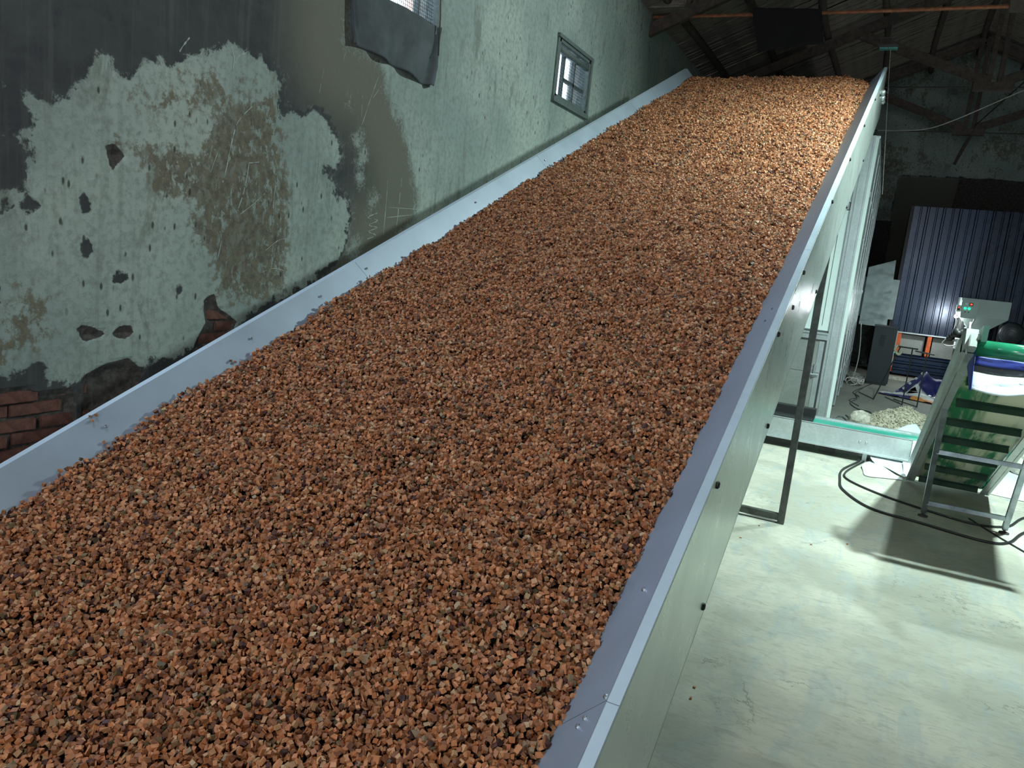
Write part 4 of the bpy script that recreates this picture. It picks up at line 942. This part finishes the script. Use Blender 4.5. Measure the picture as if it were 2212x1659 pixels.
q0, q1, q2, q3 = E(EX0+.05, TL+.02, .05), apron(0, 1.22)+Vector((.0, -.07, 0)), apron(0, 1.34)+Vector((-.006, -.05, 0)), E(EX0+.04, TL-.15, -.01)
MB().add([q0, q1, q2, q3], [(0, 1, 2, 3)]).build('side_flap', M['blue_print'], ap, solid=.003)

# white sheets lying round the elevator foot
def curl(name, label, pts, thick=.004):
    n = len(pts[0]); m_ = MB(); rows = [spline([Vector(p) for p in r], 6) for r in pts]; cols = list(zip(*rows)); surf = [spline(c_, 6) for c_ in cols]
    nu, nv = len(surf), len(surf[0]); m_.add([p for r in surf for p in r], [(i*nv+j, (i+1)*nv+j, (i+1)*nv+j+1, i*nv+j+1) for i in range(nu-1) for j in range(nv-1)])
    return tag(m_.build(name, M['sheet'], smooth=True, solid=thick), label, 'sheet')
def fl_(px_, py_, z=.006): return tuple(at_floor(px_, py_, z))
curl('white_sheet', 'white plastic sheet with a pointed flap lying left of the elevator foot', [
    [fl_(1861, 1006, .02), fl_(1864, 1017), fl_(1867, 1026), fl_(1880, 1030)],
    [fl_(1868, 1000, .02), fl_(1880, 1010, .02), fl_(1900, 1024, .012), fl_(1922, 1034)],
    [fl_(1887, 995, .03), fl_(1906, 1007, .03), fl_(1928, 1022, .02), fl_(1950, 1037, .008)]])
curl('white_sheet', 'white plastic sheet curled upright under the end of the flat conveyor', [
    [(.22, 7.97, .03), (.30, 7.90, .03), (.39, 7.80, .02), (.475, 7.70, .008)],
    [(.17, 8.03, .07), (.28, 8.03, .07), (.40, 7.97, .055), (.495, 7.84, .03)],
    [(.20, 8.12, .085), (.32, 8.12, .085), (.44, 8.08, .08), (.53, 7.99, .06)]])
curl('white_sheet', 'white plastic sheet corner rising beside the elevator rail', [
    [(.46, 7.74, .01), (.49, 7.72, .01), (.52, 7.70, .01), (.54, 7.69, .01)],
    [(.46, 7.86, .05), (.50, 7.86, .05), (.54, 7.84, .05), (.57, 7.82, .05)],
    [(.45, 8.0, .09), (.50, 8.0, .09), (.55, 7.99, .09), (.60, 7.97, .09)]])
curl('white_sheet', 'white sheet edge standing in front of the rubble heap', [
    [(.30, 9.62, .01), (.48, 9.66, .01), (.68, 9.62, .01), (.82, 9.55, .01)],
    [(.34, 9.66, .07), (.50, 9.72, .10), (.66, 9.74, .12), (.76, 9.68, .05)],
    [(.42, 9.7, .12), (.52, 9.78, .17), (.62, 9.82, .19), (.68, 9.78, .08)]])
curl('white_sheet', 'broad white sheet spread on the floor right of the elevator', [
    [(1.14, 7.75, .008), (1.25, 7.72, .008), (1.5, 7.7, .01), (1.8, 7.75, .01)],
    [(1.15, 8.1, .03), (1.28, 8.2, .06), (1.5, 8.3, .03), (1.8, 8.3, .02)],
    [(1.14, 8.5, .10), (1.24, 8.8, .10), (1.45, 8.95, .02), (1.8, 8.8, .012)]])

# ------------------------------------------------------------------ cables on the floor
def cable(pts, r, label, m='cable', z=None):
    p = [(x, y, (z if z is not None else r)) for x, y in pts]
    return tag(MB().tube(spline(p, 8), r, 7).build('cable', M[m], smooth=True), label, 'cable')
cable([(.12, 8.22), (.06, 7.95), (-.05, 7.5), (-.05, 7.1), (-.01, 6.76), (.2, 6.36), (.55, 6.24), (.93, 6.12), (1.1, 6.22), (1.26, 6.62), (1.6, 7.2)], .010, 'outer black cable looping round the elevator legs on the floor')
cable([(.16, 8.2), (.08, 7.9), (-.02, 7.42), (.02, 7.15), (.27, 6.87), (.61, 6.66), (.92, 6.55), (1.15, 6.68), (1.33, 7.1), (1.7, 7.6)], .009, 'inner black cable passing between the elevator legs')
cable([(.9, 6.7), (1.05, 6.35), (1.22, 6.0), (1.4, 5.6), (1.7, 5.2)], .006, 'thin black cable running off to the right edge')
cable([(.12, 15.0), (.02, 14.4), (-.10, 13.3), (-.06, 12.7), (-.14, 12.1), (-.03, 11.6), (.12, 11.5), (.15, 11.25), (.02, 10.95), (-.08, 10.62), (-.15, 10.85), (-.05, 10.45), (-.05, 10.25)], .007, 'black cable snaking from the control cabinet along the tower')
cable([(-.02, 14.2), (-.14, 13.4), (-.04, 12.9), (-.16, 12.4), (-.02, 11.9)], .006, 'second black cable twisted beside the tower foot')
cable([(-.28, 10.15), (-.26, 10.5), (-.19, 10.62), (-.12, 10.4), (-.12, 10.1)], .010, 'short grey cable loop at the tower corner', 'tube')
wb_ = MB()
for k in range(22):
    a = random.random()*6.28; c = Vector((-.13+random.uniform(-.08, .08), 15.0+random.uniform(-.5, .5), .03)); r1, r2 = random.uniform(.06, .17), random.uniform(.1, .4)
    pts = [(min(c.x+r1*math.cos(a+q), -.02) if True else 0, c.y+r2*math.sin(a+q), .02+.07*random.random()) for q in np.linspace(0, 5.2, 7)]
    wb_.tube(spline(pts, 4), .008, 5)
tag(wb_.build('cable_bundle', M['white_cable'], smooth=True), 'tangled white cables on the floor between tower and cabinet', 'cable', kind='stuff')
cable_up = MB().tube(spline([(-.2, 15.0, .05), (-.17, 15.0, .4), (-.19, 15.0, .75), (-.23, 15.1, 1.05)], 5), .009, 6).build('cable', M['white_cable'], smooth=True)
tag(cable_up, 'white cable hanging down the tower side beside the dark opening', 'cable')
